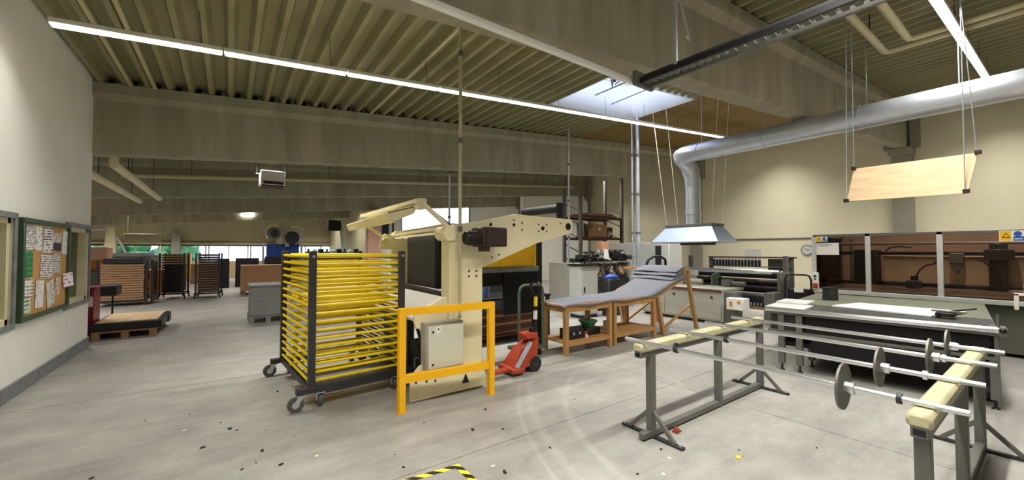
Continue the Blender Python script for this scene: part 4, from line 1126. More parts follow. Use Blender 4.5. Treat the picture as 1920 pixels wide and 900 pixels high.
for k, (dx, dz, h) in enumerate(((0, 0, .05), (.05, .05, .045), (.09, .095, .04))):
    u = MB(); n = 18; ringA = []
    for j in range(13):
        y = 4.45 + 1.0 * j / 12
        ring = []
        for a in range(12):
            an = 2 * PI * a / 12
            px = 7.27 + dx + (.24 - .03 * k) * math.cos(an) + .01 * math.sin(5 * y + k)
            pz = (px - 6.45) * .30 + .86 + dz + h * .55 * math.sin(an) + .006 * math.sin(8 * y + 2 * k)
            ring.append(u.bm.verts.new((px, y, pz)))
        ringA.append(ring)
    for p, q in zip(ringA, ringA[1:]):
        for a in range(12): u.bm.faces.new((p[a], p[(a + 1) % 12], q[(a + 1) % 12], q[a]))
    u.bm.faces.new(ringA[0]); u.bm.faces.new(ringA[-1])
    part(T, 'fabric_layer', u, m_fabric)
# boxes under the tables
T = thing('tool_box', 'small black tool box on the low shelf of the left beech table', 'box', (4.55, 4.62, .2))
part(T, 'body', MB().box(4.33, 4.66, 4.52, 4.74, .202, .36, .008), m_black)
parts(T, 'latch', MB().box(4.42, 4.45, 4.512, 4.522, .27, .31).box(4.55, 4.58, 4.512, 4.522, .27, .31), m_steel)
solo('tin_can', MB().cyl((4.74, 4.56, .202), (4.74, 4.56, .29), .032, n=12), m_red, 'small red tin beside the black tool box', 'tin', loc=(4.74, 4.56, .202))
solo('glass_jar', MB().cyl((4.70, 4.50, .202), (4.70, 4.50, .25), .022, n=12), m_white, 'tiny white pot in front of the red tin', 'pot', loc=(4.7, 4.5, .202))
T = thing('green_bowl', 'green plastic bowl on dark box under the left beech table', 'bowl', (4.92, 4.70, .3))
part(T, 'bowl_shell', MB().cyl((4.92, 4.68, .322), (4.92, 4.68, .42), .09, .15, n=18), m_green)
part(T, 'rim', MB().cyl((4.92, 4.68, .42), (4.92, 4.68, .435), .16, n=18), m_green)
solo('dark_bin', MB().box(4.80, 5.12, 4.58, 4.88, .202, .32, .01), m_black, 'low dark box carrying the green bowl', 'box', loc=(4.9, 4.7, .202))
solo('white_canister', MB().box(5.42, 5.52, 4.70, 4.80, .202, .36, .01), m_cab, 'small pale canister on the shelf of the right beech table', 'canister', loc=(5.47, 4.75, .202))

# ================================================================== middle ground right of the press
T = thing('electrical_cabinet', 'tall white electrical cabinet behind the left beech table', 'cabinet', (6.85, 6.75, 0))
part(T, 'body', MB().box(6.72, 7.30, 6.6, 7.0, .08, 1.24, .01), m_cab)
part(T, 'cabinet_door', MB().box(6.76, 7.26, 6.585, 6.602, .14, 1.20, .005), m_cab)
part(T, 'plinth', MB().box(6.74, 7.28, 6.62, 6.98, 0, .08), m_iron)
part(T, 'top_cover', MB().box(6.69, 7.33, 6.57, 7.03, 1.24, 1.275), m_black)
part(T, 'door_handle', MB().box(6.80, 6.83, 6.57, 6.586, .62, .74), m_black)
T = thing('folding_machine', 'dark complicated machine with motors and hoses behind the beech tables', 'machine', (8.3, 7.6, 0))
part(T, 'machine_body', MB().box(7.35, 9.3, 7.2, 8.2, .05, .85, .02), m_iron)
parts(T, 'side_plate', MB().box(7.2, 7.26, 7.1, 8.3, .05, 1.28, .01).box(9.25, 9.31, 7.1, 8.3, .05, 1.28, .01), m_mach)
part(T, 'cross_beam', MB().box(7.2, 9.3, 7.3, 7.5, 1.30, 1.40, .01), m_iron)
rr = random.Random(11)
for k in range(10):
    x = 7.4 + .19 * k; h = rr.uniform(.08, .22)
    u = MB().box(x - .06, x + .06, 7.2, 7.45, .95, .95 + h, .01); u.cyl((x, 7.15, 1.0), (x, 7.30, 1.0), .05, n=10); u.box(x - .03, x + .03, 7.22, 7.3, 1.0 + h * .6, 1.18)
    part(T, 'feeder_unit', u, (m_motor, m_mach, m_iron, m_board, m_steel_d)[k % 5])
for z in (1.05, 1.20): part(T, 'roller', MB().cyl((7.25, 7.4, z), (9.25, 7.4, z), .045, n=12), m_steel_d)
part(T, 'motor', MB().cyl((8.5, 7.3, 1.50), (9.05, 7.3, 1.50), .13, n=16).box(8.6, 8.95, 7.2, 7.4, 1.38, 1.5), m_black)
rr = random.Random(5)
for k in range(7):
    x = 7.5 + .24 * k; z = 1.40 + rr.uniform(0, .08)
    u = MB(); u.bar((x, 7.22, 1.38), (x + rr.uniform(-.1, .1), 7.2, z + .12), .03, .03); u.cyl((x - .06, 7.2, z + .1), (x + .08, 7.2, z + .1), .03 + .012 * (k % 3), n=10)
    part(T, 'guide_head', u, (m_iron, m_motor, m_steel, m_black)[k % 4])
part(T, 'small_motor', MB().cyl((9.1, 7.2, 1.42), (9.4, 7.2, 1.42), .07, n=12), m_iron)
u = MB()
for k in range(5):
    x = 7.35 + .28 * k
    u.tube([(x, 7.2, .9), (x + .05, 7.05, 1.15), (x + .15, 7.05, 1.35), (x + .3, 7.2, 1.42), (x + .4, 7.3, 1.35)], .016, 6)
parts(T, 'hose', u, m_black)
u = MB(); u.bar((7.5, 7.25, 1.3), (8.1, 7.25, 1.52), .05, .07); u.bar((7.2, 7.25, 1.44), (7.7, 7.25, 1.44), .05, .1)
parts(T, 'arm', u, m_iron)
T = thing('covered_bin', 'dark bin with a rounded blue cover between the white cabinet and the grey fabric', 'bin', (7.72, 6.55, 0))
part(T, 'body', MB().box(7.5, 7.94, 6.43, 6.67, 0, .90, .02), m_iron)
part(T, 'cover', MB().ball((7.72, 6.55, .93), .14, (1.7, .9, .7), 12), m_blue)
u = MB(); u.prism([(8.06, 1.40), (8.36, 1.34), (8.42, 1.28), (8.28, 1.42), (8.24, 1.62), (8.08, 1.66)], 'XZ', 7.09, 7.092)
solo('white_sheet_scrap', u, m_white, 'crumpled white paper pinned on the dark machine in front of the racking', 'paper', loc=(8.2, 7.1, 1.4))
solo('orange_box', MB().box(8.0, 8.3, 7.11, 7.25, 1.60, 1.84, .006), m_carton, 'small orange brown box above the crumpled white paper', 'box', loc=(8.15, 7.2, 1.6))
u = MB(); u.tube([(9.2, 6.6, 1.20), (9.25, 6.55, 1.36), (9.4, 6.5, 1.44), (9.62, 6.45, 1.44), (9.78, 6.4, 1.36), (9.8, 6.4, 1.2)], .035, 10)
solo('black_hose', u, m_black, 'thick black hose arching beside the grey roller machine', 'hose', loc=(9.5, 6.5, 1.2))

# pallet racking behind
T = thing('pallet_racking', 'brown steel racking against the far right wall behind the bright pole', 'racking', (13.6, 12.2, 0))
rx0, rx1, ry0, ry1 = 12.2, 14.9, 12.0, 13.0
for x in (rx0, rx1):
    for y in (ry0, ry1): part(T, 'upright', MB().box(x - .06, x + .06, y - .06, y + .06, 0, 5.0 if x > 14 else 4.3), m_steel_d)
    u = MB()
    for k in range(6): u.bar((x, ry0, .3 + .6 * k), (x, ry1, .7 + .6 * k), .03, .03)
    parts(T, 'brace', u, m_iron)
for z in (.9, 2.08, 3.0):
    part(T, 'beam', MB().box(rx0, rx1, ry0 - .03, ry0 + .03, z, z + .11), m_redbr)
    part(T, 'beam', MB().box(rx0, rx1, ry1 - .03, ry1 + .03, z, z + .11), m_redbr)
    part(T, 'shelf_deck', MB().box(rx0, rx1, ry0 + .03, ry1 - .03, z + .07, z + .10), m_redbr)
T = thing('stored_carton', 'brown carton with a white label on the middle racking level', 'carton', (13.4, 12.3, 2.19))
part(T, 'box', MB().box(13.0, 13.95, 12.05, 12.75, 2.192, 2.78, .01), m_board)
part(T, 'label', MB().box(13.38, 13.50, 12.045, 12.05, 2.5, 2.62), m_white)
solo('dark_carton', MB().box(14.0, 14.8, 12.45, 12.92, 2.192, 2.7, .01), m_redbr, 'dark brown carton beside the labelled carton on the racking', 'carton', loc=(14.4, 12.5, 2.19))
solo('dark_bundle', MB().box(12.3, 14.7, 12.1, 12.9, 3.112, 3.2, .02).box(12.8, 14.5, 12.15, 12.8, 3.2, 3.28, .02), m_redbr, 'dark flat bundle lying on the top racking level', 'bundle', loc=(13.5, 12.5, 3.11))
solo('bucket', MB().cyl((14.2, 12.24, 2.245), (14.3, 12.16, 2.46), .09, .12, n=14), m_cab, 'tipped pale bucket in front of the dark carton on the racking', 'bucket', loc=(14.2, 12.1, 2.19))
for k in range(5):
    solo('stored_tube', MB().cyl((12.36 + .14 * k, 12.4, 2.192), (12.36 + .14 * k, 12.45, 2.9 - .08 * (k % 3)), .04, n=10), (m_cab, m_motor, m_board)[k % 3], 'upright tube on the racking, %s from the left in its row' % ORD[k], 'tube', 'tubes on the racking', loc=(12.36 + .14 * k, 12.4, 2.19))
solo('wall_panel_box', MB().box(6.2, 7.0, 10.4, 10.55, 1.25, 2.2, .01).box(6.3, 6.9, 10.38, 10.4, 1.4, 2.1).box(6.45, 6.75, 10.4, 10.55, 0, 1.25), m_iron, 'dark wall terminal on a stand behind the black post of the press', 'terminal', loc=(6.6, 10.5, 0))
solo('blue_drum', MB().cyl((5.15, 6.9, .0), (5.15, 6.9, .9), .22, n=18).cyl((5.15, 6.9, .9), (5.15, 6.9, .93), .23, n=18), m_blue, 'tall blue drum standing left of the white electrical cabinet', 'drum', loc=(5.15, 6.9, 0))
solo('dark_machine_box', MB().box(4.6, 5.6, 7.4, 8.1, 0, 1.35, .02), m_iron, 'dark tall machine housing behind the blue drum', 'machine', loc=(5.1, 7.7, 0))

# ================================================================== grey roller machine in front of the right wall
T = thing('roller_machine', 'long grey machine with stacked rollers and a rack of bobbins below the exhaust hood', 'machine', (9.6, 5.0, 0))
part(T, 'front_cabinet', MB().box(8.6, 9.3, 4.25, 6.3, .06, .70, .01), m_mach)
part(T, 'plinth', MB().box(8.66, 9.3, 4.3, 6.25, 0, .06), m_black)
for y in (4.30, 5.0, 5.65): part(T, 'front_panel', MB().box(8.585, 8.602, y, y + .62, .10, .50, .003), m_mach)
for y in (4.5, 5.4): part(T, 'knob', MB().cyl((8.57, y, .58), (8.6, y, .58), .022, n=10), m_black)
part(T, 'work_table', MB().box(8.58, 9.6, 4.28, 6.35, .70, .76, .006), m_mach)
part(T, 'side_cabinet', MB().box(9.3, 10.4, 3.55, 3.75, .06, .70, .01).box(8.62, 8.9, 4.0, 4.25, .06, .72, .01), m_steel_d)
cbx = part(T, 'switch_box', MB().box(8.45, 8.72, 3.78, 4.12, .38, .62, .01), m_white)
parts(cbx, 'switch', MB().box(8.44, 8.452, 3.84, 3.90, .52, .57).box(8.44, 8.452, 4.0, 4.05, .45, .55), m_orange)
for y in (3.62, 5.85):
    part(T, 'end_frame', MB().box(9.75, 10.25, y - .04, y + .04, 0, 1.12, .01), m_mach if y > 5 else m_steel_d)
    part(T, 'upright', MB().box(10.08, 10.16, y - .045, y + .045, 0, 1.48, .006), m_steel_d)
for (x, z, r, mm, lab) in ((9.9, 1.12, .05, m_chrome, 'bright_roller'), (10.0, 1.03, .07, m_iron, 'dark_roller'), (9.85, .90, .05, m_motor, 'roller'), (9.95, .74, .11, m_black, 'dark_roller'), (9.8, .58, .05, m_steel_d, 'roller'), (10.0, .46, .07, m_black, 'dark_roller')):
    part(T, lab, MB().cyl((x, 3.66, z), (x, 5.82, z), r, n=18), mm)
part(T, 'guide_bar', MB().box(9.55, 9.60, 3.7, 6.9, 1.08, 1.12, .004).box(9.3, 9.34, 5.2, 6.9, 1.0, 1.13, .004), m_steel)
part(T, 'olive_bracket', MB().prism([(9.5, .72), (9.9, .72), (9.95, .95), (9.8, 1.1), (9.5, 1.0)], 'XZ', 4.95, 4.99), m_greendk)
part(T, 'olive_bracket', MB().prism([(9.4, .74), (9.7, .74), (9.7, .95), (9.45, .98)], 'XZ', 5.45, 5.55), m_cream2)
part(T, 'drive_unit', MB().box(9.3, 9.6, 5.6, 5.95, .76, .98, .01).cyl((9.3, 5.5, .86), (9.3, 5.1, .86), .06, n=12), m_mach)
part(T, 'small_motor', MB().cyl((9.5, 4.5, .84), (9.5, 4.2, .84), .055, n=12).box(9.4, 9.6, 4.5, 4.7, .78, .92, .008), m_steel_d)
part(T, 'bobbin_bar', MB().box(10.35, 10.55, 3.55, 5.5, 1.42, 1.455, .004), m_redbr)
part(T, 'bobbin_shelf', MB().box(10.35, 10.55, 3.6, 5.5, 1.20, 1.215), m_steel_d)
parts(T, 'bobbin_post', MB().box(10.40, 10.48, 3.58, 3.66, .4, 1.42).box(10.40, 10.48, 5.42, 5.5, .4, 1.42), m_steel_d)
for k in range(15):
    y = 5.36 - .078 * k
    b = part(T, 'bobbin', MB().cyl((10.38, y, 1.215), (10.38, y, 1.37), .033, n=10), m_bobbin)
    part(b, 'spool_top', MB().cyl((10.38, y, 1.37), (10.38, y, 1.415), .018, n=8), m_cab)
part(T, 'back_panel', MB().box(10.56, 10.58, 3.7, 4.15, 1.12, 1.40), m_steel_d)
part(T, 'table_edge', MB().box(8.57, 8.585, 4.28, 6.35, .705, .755), m_redbr)
u = MB()
for k in range(7): u.cyl((9.75, 4.3 - .07 * k, .34), (9.75, 4.3 - .07 * k, .52), .03, n=8)
parts(T, 'yarn_cone', u, m_bobbin)
part(T, 'yarn_tray', MB().box(9.66, 9.9, 3.72, 4.45, .28, .335, .004), m_board)
solo('tall_grey_cabinet', MB().box(10.9, 11.6, 7.0, 9.4, 0, 1.86, .015).box(10.885, 10.9, 7.1, 8.15, .1, 1.8, .003).box(10.885, 10.9, 8.25, 9.3, .1, 1.8, .003), m_cab, 'wide pale grey cabinet standing below the left end of the hood', 'cabinet', loc=(11.2, 8.2, 0))
solo('vertical_sign_panel', MB().box(10.86, 10.875, 7.25, 7.45, 1.15, 1.75), m_iron, 'tall dark slot panel on the pale grey cabinet', 'panel', loc=(10.87, 7.3, 1.2))
T = thing('frame_trolley', 'black tubular frame trolley with a white tag beside the glazed enclosure', 'trolley', (9.7, 3.2, 0))
part(T, 'hoop', MB().tube([(9.6, 3.45, .02), (9.6, 3.45, 1.0), (9.6, 3.42, 1.08), (9.6, 3.35, 1.1), (9.6, 3.08, 1.1), (9.6, 3.02, 1.08), (9.6, 2.99, 1.0), (9.6, 2.99, .02)], .018, 8), m_black)
part(T, 'pad', MB().box(9.62, 9.9, 3.02, 3.42, .55, .80, .02), m_black)
part(T, 'deck', MB().box(9.58, 10.1, 2.97, 3.46, .06, .10), m_black)
part(T, 'tag', MB().box(9.58, 9.59, 3.12, 3.28, .74, .84), m_white)
T = thing('wall_clock', 'small round grey wall clock left of the glazed enclosure', 'clock', (XR, 5.45, 1.62))
part(T, 'case', MB().cyl((XR - .05, 5.45, 1.62), (XR - .002, 5.45, 1.62), .19, n=24), m_steel_d)
part(T, 'dial', MB().cyl((XR - .055, 5.45, 1.62), (XR - .05, 5.45, 1.62), .16, n=24), m_cab)
part(T, 'hand', MB().bar((XR - .06, 5.45, 1.62), (XR - .06, 5.50, 1.70), .02, .006).bar((XR - .06, 5.45, 1.62), (XR - .06, 5.36, 1.64), .02, .006), m_iron)
solo('wall_notice', MB().box(XR - .01, XR - .002, 7.0, 7.6, 1.1, 1.65), m_cab, 'pale grey notice sheet on the right wall beyond the rollers', 'notice', loc=(XR, 7.3, 1.4))

# ================================================================== glazed enclosure and cutter bed
EX, EZ0, EZ1 = 9.5, .83, 1.915
EY = [2.90, 2.08, 1.18, .28, -.62, -1.5]
T = thing('machine_enclosure', 'long machine enclosure with smoked brown panes in grey aluminium posts', 'enclosure', (10.2, .8, 0))
part(T, 'top_rail', MB().box(EX - .03, EX + .03, EY[-1], EY[0], EZ1 - .05, EZ1, .004), m_steel_d)
part(T, 'sill_rail', MB().box(EX - .06, EX + .06, EY[-1], EY[0], EZ0 - .05, EZ0 + .02, .004), m_cab)
for k, y in enumerate(EY):
    part(T, 'post', MB().box(EX - .03, EX + .03, y - .035, y + .035, EZ0, EZ1, .004), m_cab)
for a, b in zip(EY, EY[1:]):
    part(T, 'smoked_pane', MB().box(EX - .004, EX + .004, b + .036, a - .036, EZ0 + .02, EZ1 - .05), m_smoke)
part(T, 'end_pane', MB().box(EX + .03, 11.2, EY[0] - .004, EY[0] + .004, EZ0 + .02, EZ1 - .05), m_smoke)
part(T, 'end_post', MB().box(11.15, 11.22, EY[0] - .03, EY[0] + .03, 0, EZ1, .004), m_steel_d)
part(T, 'end_rail', MB().box(EX, 11.2, EY[0] - .03, EY[0] + .03, EZ1 - .05, EZ1, .004).box(EX, 11.2, EY[0] - .03, EY[0] + .03, EZ0 - .05, EZ0 + .02), m_steel_d)
part(T, 'base_cabinet', MB().box(EX + .05, 11.1, EY[-1], EY[0] - .05, .05, EZ0 - .05, .01), m_bed)
part(T, 'back_panel', MB().box(11.2, 11.25, EY[-1], EY[0], .4, EZ1, .004), M('enclosure_brown', (.60, .51, .45), .7, var=.15))
part(T, 'leg', MB().box(EX - .02, EX + .06, EY[0] - .10, EY[0] - .02, .0, EZ0 - .05), m_cab)
# machinery inside
part(T, 'beige_gantry', MB().box(10.35, 10.75, .35, 2.05, 1.0, 1.50, .01), m_beige)
part(T, 'beige_gantry', MB().box(10.35, 10.75, -1.3, .28, 1.0, 1.48, .01), m_beige)
part(T, 'gantry_rail', MB().box(10.25, 10.35, -1.4, 2.85, 1.52, 1.58, .004).box(10.25, 10.35, -1.4, 2.85, .94, 1.0, .004), m_black)
part(T, 'dark_head', MB().box(10.05, 10.5, 2.10, 2.42, .95, 1.62, .01), m_black)
part(T, 'tool_head', MB().box(9.95, 10.25, .52, .70, .95, 1.72, .01).box(9.9, 10.2, .45, .75, 1.45, 1.62, .01), m_iron)
part(T, 'tool_block', MB().box(9.98, 10.2, 1.50, 1.68, .92, 1.06, .01).cyl((10.1, 1.58, 1.06), (10.1, 1.58, 1.14), .05, n=12), m_iron)
part(T, 'tool_block', MB().box(10.0, 10.2, .98, 1.14, 1.38, 1.56, .01).prism([(.98, 1.38), (1.14, 1.38), (1.06, 1.2)], 'YZ', 10.02, 10.18), m_steel_d)
u = MB(); u.tube([(10.05, 1.56, 1.12), (10.05, 1.50, 1.26), (10.05, 1.42, 1.34), (10.05, 1.34, 1.36), (10.05, 1.28, 1.42)], .014, 6)
u.tube([(10.05, 1.95, 1.60), (10.05, 1.88, 1.66), (10.05, 1.75, 1.68), (10.05, 1.6, 1.66)], .014, 6)
u.tube([(9.9, .56, 1.05), (9.9, .62, 1.25), (9.9, .74, 1.42), (9.9, .82, 1.45)], .014, 6)
parts(T, 'hose', u, m_black)
part(T, 'inner_pipe', MB().cyl((10.4, -1.4, 1.72), (10.4, 2.85, 1.74), .025, n=8).cyl((10.7, 2.6, .9), (10.7, 2.6, 1.85), .04, n=8), m_steel_d)
part(T, 'bright_lamp_bar', MB().box(10.1, 10.3, .3, .6, .93, .97), m_white)
# signs on the enclosure
def sign(y0, y1, z0, z1, lab):
    T = thing('safety_sign', lab, 'sign', (EX - .04, (y0 + y1) / 2, z0))
    X = EX - .036
    part(T, 'sign_plate', MB().box(X, X + .004, y0, y1, z0, z1), m_white)
    h = z1 - z0; ym = y1 - (y1 - y0) * .27; yb = y0 + (y1 - y0) * .27; zm = z0 + h * .55
    part(T, 'warning_field', MB().box(X - .001, X + .002, y1 - (y1 - y0) * .48, y1 - .006, z0 + .006, z1 - .006), m_signy)
    t = MB().prism([(ym - h * .26, zm - h * .22), (ym + h * .26, zm - h * .22), (ym, zm + h * .28)], 'YZ', X - .003, X)
    part(T, 'warning_triangle', t, m_signblk)
    t = MB().prism([(ym - h * .17, zm - h * .16), (ym + h * .17, zm - h * .16), (ym, zm + h * .17)], 'YZ', X - .0045, X - .002)
    part(T, 'triangle_fill', t, m_signy)
    part(T, 'mandatory_field', MB().box(X - .001, X + .002, y0 + .006, y0 + (y1 - y0) * .46, z0 + .006, z0 + h * .45).cyl((X - .002, yb, z0 + h * .68), (X + .001, yb, z0 + h * .68), h * .25, n=18), m_signb)
    part(T, 'sign_print', MB().box(X - .003, X - .001, y0 + .02, y0 + (y1 - y0) * .42, z0 + h * .18, z0 + h * .26), m_white)
sign(2.67, 2.86, 1.77, 1.875, 'small yellow and blue safety sign at the left corner of the enclosure')
sign(.32, .56, 1.74, 1.90, 'large yellow and blue safety sign at the right of the enclosure')
T = thing('white_notice', 'blank white notice sheet taped on the leftmost enclosure pane', 'notice', (EX - .02, 2.6, 1.5))
part(T, 'sheet', MB().box(EX - .012, EX - .006, 2.50, 2.86, 1.52, 1.75), m_paper)
part(T, 'print_line', MB().box(EX - .014, EX - .012, 2.60, 2.82, 1.71, 1.718).box(EX - .014, EX - .012, 2.66, 2.82, 1.69, 1.697), m_steel_d)
for (y, z0, z1, lab) in ((2.86, .84, 1.17, 'white push button box on the left post of the enclosure'), (.30, .80, 1.12, 'white push button box on the right post of the enclosure')):
    T = thing('push_button_box', lab, 'switch', (EX - .08, y, z0))
    part(T, 'case', MB().box(EX - .10, EX - .036, y - .045, y + .045, z0, z1, .006), m_white)
    part(T, 'stop_button', MB().cyl((EX - .125, y, z0 + .07), (EX - .10, y, z0 + .07), .028, n=14).box(EX - .103, EX - .1, y - .04, y + .04, z0 + .02, z0 + .12), m_red)
    part(T, 'black_button', MB().cyl((EX - .115, y, z1 - .07), (EX - .10, y, z1 - .07), .022, n=12).cyl((EX - .115, y, z1 - .13), (EX - .10, y, z1 - .13), .016, n=12), m_black)

# flat cutter table before the enclosure
T = thing('cutter_table', 'long black and grey cutting table with bright steel front rail', 'table', (6.03, 2.40, 0), rz=math.radians(6), local=True)
LT = 2.02                                     # local -y runs along the front towards the right
part(T, 'bed', MB().box(.06, 3.0, -LT, 0, .76, .80, .004), m_bed)
part(T, 'bed_edge', MB().box(.06, .95, -LT + .01, -.01, .801, .806), m_greydk)
part(T, 'front_rail', MB().cyl((.03, -LT - .0, .80), (.03, .02, .80), .034, n=16), m_chrome)
part(T, 'front_rail_lower', MB().box(.02, .07, -LT, .0, .745, .768, .004), m_steel_d)
part(T, 'front_panel', MB().box(.055, .10, -LT + .03, -.42, .525, .745), m_blackm)
part(T, 'front_panel_lower', MB().box(.07, .12, -LT + .03, -.48, .22, .49), m_blackm)
part(T, 'mid_rail', MB().box(.05, .11, -LT, .0, .488, .527, .004), m_steel_d)
part(T, 'left_box', MB().box(.08, .5, -.40, -.04, .48, .74, .008), m_iron)
part(T, 'underside', MB().box(.2, 2.95, -LT + .05, -.1, .30, .36).box(2.5, 2.9, -LT + .1, -.2, .05, .74), m_black)
part(T, 'end_panel', MB().box(.12, 2.9, -.03, -.005, .45, .76, .004), m_steel_d)
for (x, y) in ((.06, -.16), (.06, -.36), (.50, -.40), (1.8, -.25), (.09, -LT + .03), (.40, -LT + .06), (1.8, -LT + .06)):
    l = part(T, 'leg', MB().box(x - .035, x + .035, y - .035, y + .035, .09, .74, .004), m_steel_d)
    part(l, 'levelling_foot', MB().cyl((x, y, .012), (x, y, .10), .012, n=8).cyl((x, y, 0), (x, y, .014), .035, .02, n=10), m_black)
part(T, 'left_platform', MB().box(.02, .55, -.42, .02, .808, .84, .006).box(.5, 1.0, -.35, .02, .84, .86, .004), m_cab)
part(T, 'right_bracket', MB().box(.02, .30, -LT - .06, -LT + .06, .74, .82, .006).cyl((.1, -LT, .82), (.1, -LT, .95), .012, n=8), m_steel_d)
part(T, 'end_handle', MB().ball((.03, -LT - .03, .80), .028), m_black)
T = thing('round_can', 'dark grey round can standing at the rear left of the cutter table', 'can', (7.95, 2.2, .80))
part(T, 'body', MB().cyl((7.95, 2.22, .862), (7.95, 2.22, .985), .10, n=20), m_iron)
part(T, 'rim', MB().cyl((7.95, 2.22, .985), (7.95, 2.22, 1.0), .106, n=20), m_black)
part(T, 'base_ring', MB().cyl((7.95, 2.22, .806), (7.95, 2.22, .862), .104, n=20), m_iron)
solo('white_sheet', MB().hexa([(6.78, .93, .812), (7.62, .72, .812), (7.60, 1.78, .812), (6.92, 1.92, .812)], [(6.78, .93, .83), (7.62, .72, .83), (7.60, 1.78, .83), (6.92, 1.92, .83)]), m_white, 'flat white sheet lying on the cutter table', 'sheet', loc=(7.2, 1.4, .81))
T = thing('roll_clamp', 'small dark clamp device at the near right corner of the white sheet', 'device', (6.95, .82, .81))
part(T, 'body', MB().box(6.78, 6.98, .74, .90, .832, .875, .008), m_black)
part(T, 'jaw', MB().box(6.86, 6.92, .70, .94, .875, .892, .004), m_steel_d)
part(T, 'lever', MB().cyl((6.95, .80, .88), (7.25, .62, .905), .010, n=8), m_black)

# grey cabinet continuing the line at the right edge
T = thing('side_cabinet', 'grey machine cabinet with white top rail at the right end of the cutter table', 'cabinet', (7.0, -.3, 0))
part(T, 'body', MB().box(6.62, 8.2, -1.5, .20, .28, .80, .01), m_steel_d)
part(T, 'top', MB().box(6.55, 9.3, -1.5, .22, .80, .83, .005), m_pink)
part(T, 'top_rail', MB().cyl((6.55, -1.5, .87), (6.55, .20, .87), .04, n=14), m_white)
part(T, 'rail_bracket', MB().box(6.54, 6.66, .18, .22, .78, .92, .004), m_black)
for (x, y) in ((6.66, .14), (8.1, .14), (6.66, -1.4), (8.1, -1.4)):
    l = part(T, 'leg', MB().box(x - .035, x + .035, y - .035, y + .035, .06, .30), m_steel_d)
    part(l, 'levelling_foot', MB().cyl((x, y, 0), (x, y, .07), .035, .015, n=10), m_black)
T = thing('end_stanchion', 'slim white stanchion standing on the right end of the machine bed', 'post', (8.6, .38, .8))
part(T, 'tube', MB().box(8.58, 8.62, .36, .40, .808, 1.02), m_white)
part(T, 'arm', MB().box(8.58, 8.62, .0, .40, 1.0, 1.03), m_white)

# ================================================================== roller rack: two stands and four bars with discs
def stand(y, x0, x1, label, posts, toes):
    T = thing('rack_stand', label, 'stand', ((x0 + x1) / 2, y, 0), 'stands of the roller rack')
    part(T, 'top_channel', MB().box(x0, x1, y - .032, y + .032, .70, .755, .003), m_steel_d)
    part(T, 'cream_pad', MB().box(x0 - .005, x1 + .005, y - .048, y + .048, .745, .818, .016), m_pad)
    part(T, 'bottom_rail', MB().box(x0 + .04, x1 - .04, y - .028, y + .028, .015, .065, .003), m_steel_d)
    for x in posts:
        part(T, 'post', MB().box(x - .032, x + .032, y - .03, y + .03, .0, .71, .003), m_steel_d)
    for x in toes:
        part(T, 'foot_bar', MB().box(x - .022, x + .022, y - .30, y + .30, .0, .022, .003), m_iron)
        for s in (-1, 1):
            part(T, 'brace', MB().bar((x, y + s * .02, .22), (x, y + s * .22, .02), .03, .03), m_steel_d)
            part(T, 'foot_bolt', MB().cyl((x, y + s * .27, .02), (x, y + s * .27, .04), .014, n=8), m_steel)
    part(T, 'end_cap', MB().box(x0 - .002, x0 + .01, y - .022, y + .022, .712, .742), m_black)
    return T
stand(2.10, 2.80, 5.10, 'roller rack stand with cream padded top, farther of the two', (2.98, 4.12, 5.08), (2.98, 5.06))
stand(.42, 2.70, 4.98, 'roller rack stand with cream padded top, nearer one at the right edge', (2.78, 4.0, 4.94), (2.84, 4.93))
bars = [(2.83, .74, 'nearest'), (3.49, .72, 'second nearest'), (4.14, .58, 'second farthest'), (4.72, .56, 'farthest')]
for k, (x, yd, w_) in enumerate(bars):
    T = thing('roller_bar', 'bright steel bar with a disc lying across the rack stands, %s of four' % w_, 'bar', (x, 1.2, .835), 'bars on the roller rack')
    part(T, 'bar_tube', MB().cyl((x, .27, .8355), (x, 2.24, .8355), .0165, n=14), m_chrome)
    d_ = part(T, 'disc', MB().cyl((x, yd - .006, .8355), (x, yd + .006, .8355), .128, n=32), m_disc)
    part(d_, 'hub', MB().cyl((x, yd - .05, .8355), (x, yd + .0, .8355), .032, n=16), m_chrome)
    part(T, 'stop_collar', MB().cyl((x, .52, .8355), (x, .50, .8355), .028, n=12), m_iron if k == 0 else m_chrome)
    if k < 2: part(T, 'stop_collar', MB().cyl((x, 1.78 - .06 * k, .8355), (x, 1.75 - .06 * k, .8355), .028, n=12).box(x - .006, x + .006, 1.752 - .06 * k, 1.778 - .06 * k, .845, .885), m_iron)

# ================================================================== floor tape and litter
m_tape = stripe_mat('hazard_tape')
T = thing('hazard_tape', 'black and yellow striped tape corner stuck to the floor', 'tape', (1.41, 2.64, 0))
part(T, 'tape_strip', MB().prism([(.55, 2.715), (1.42, 2.63), (1.42, 2.68), (.55, 2.765)], 'XY', .0006, .0016), m_tape)
part(T, 'tape_strip', MB().prism([(1.375, 2.675), (1.405, 1.75), (1.455, 1.75), (1.425, 2.675)], 'XY', .0018, .0028), m_tape)
chips = [(-.15, 4.10, 1.3), (.03, 4.39, 1.4), (.08, 4.32, .8), (-.04, 4.6, .7), (.47, 5.22, 1.1), (.24, 3.76, 1.2), (.34, 3.44, 1.2), (.10, 3.53, .8), (-.62, 5.06, .7), (-.76, 4.01, 1.0), (.29, 4.17, .5), (.48, 3.90, .6),
         (2.02, 2.96, 1.0), (1.79, 3.1, 1.3), (2.14, 2.46, .9), (1.07, 2.87, .9), (1.64, 2.38, 1.4), (2.4, 1.81, .8), (1.08, 3.09, .5), (-.29, 5.01, .5), (2.85, 1.92, 1.0), (.19, 3.58, .6), (2.12, 3.42, 1.2), (3.05, 3.1, .6), (1.5, 3.5, .6), (3.9, 1.2, .7), (3.35, 1.55, .6), (-.92, 8.38, .9)]
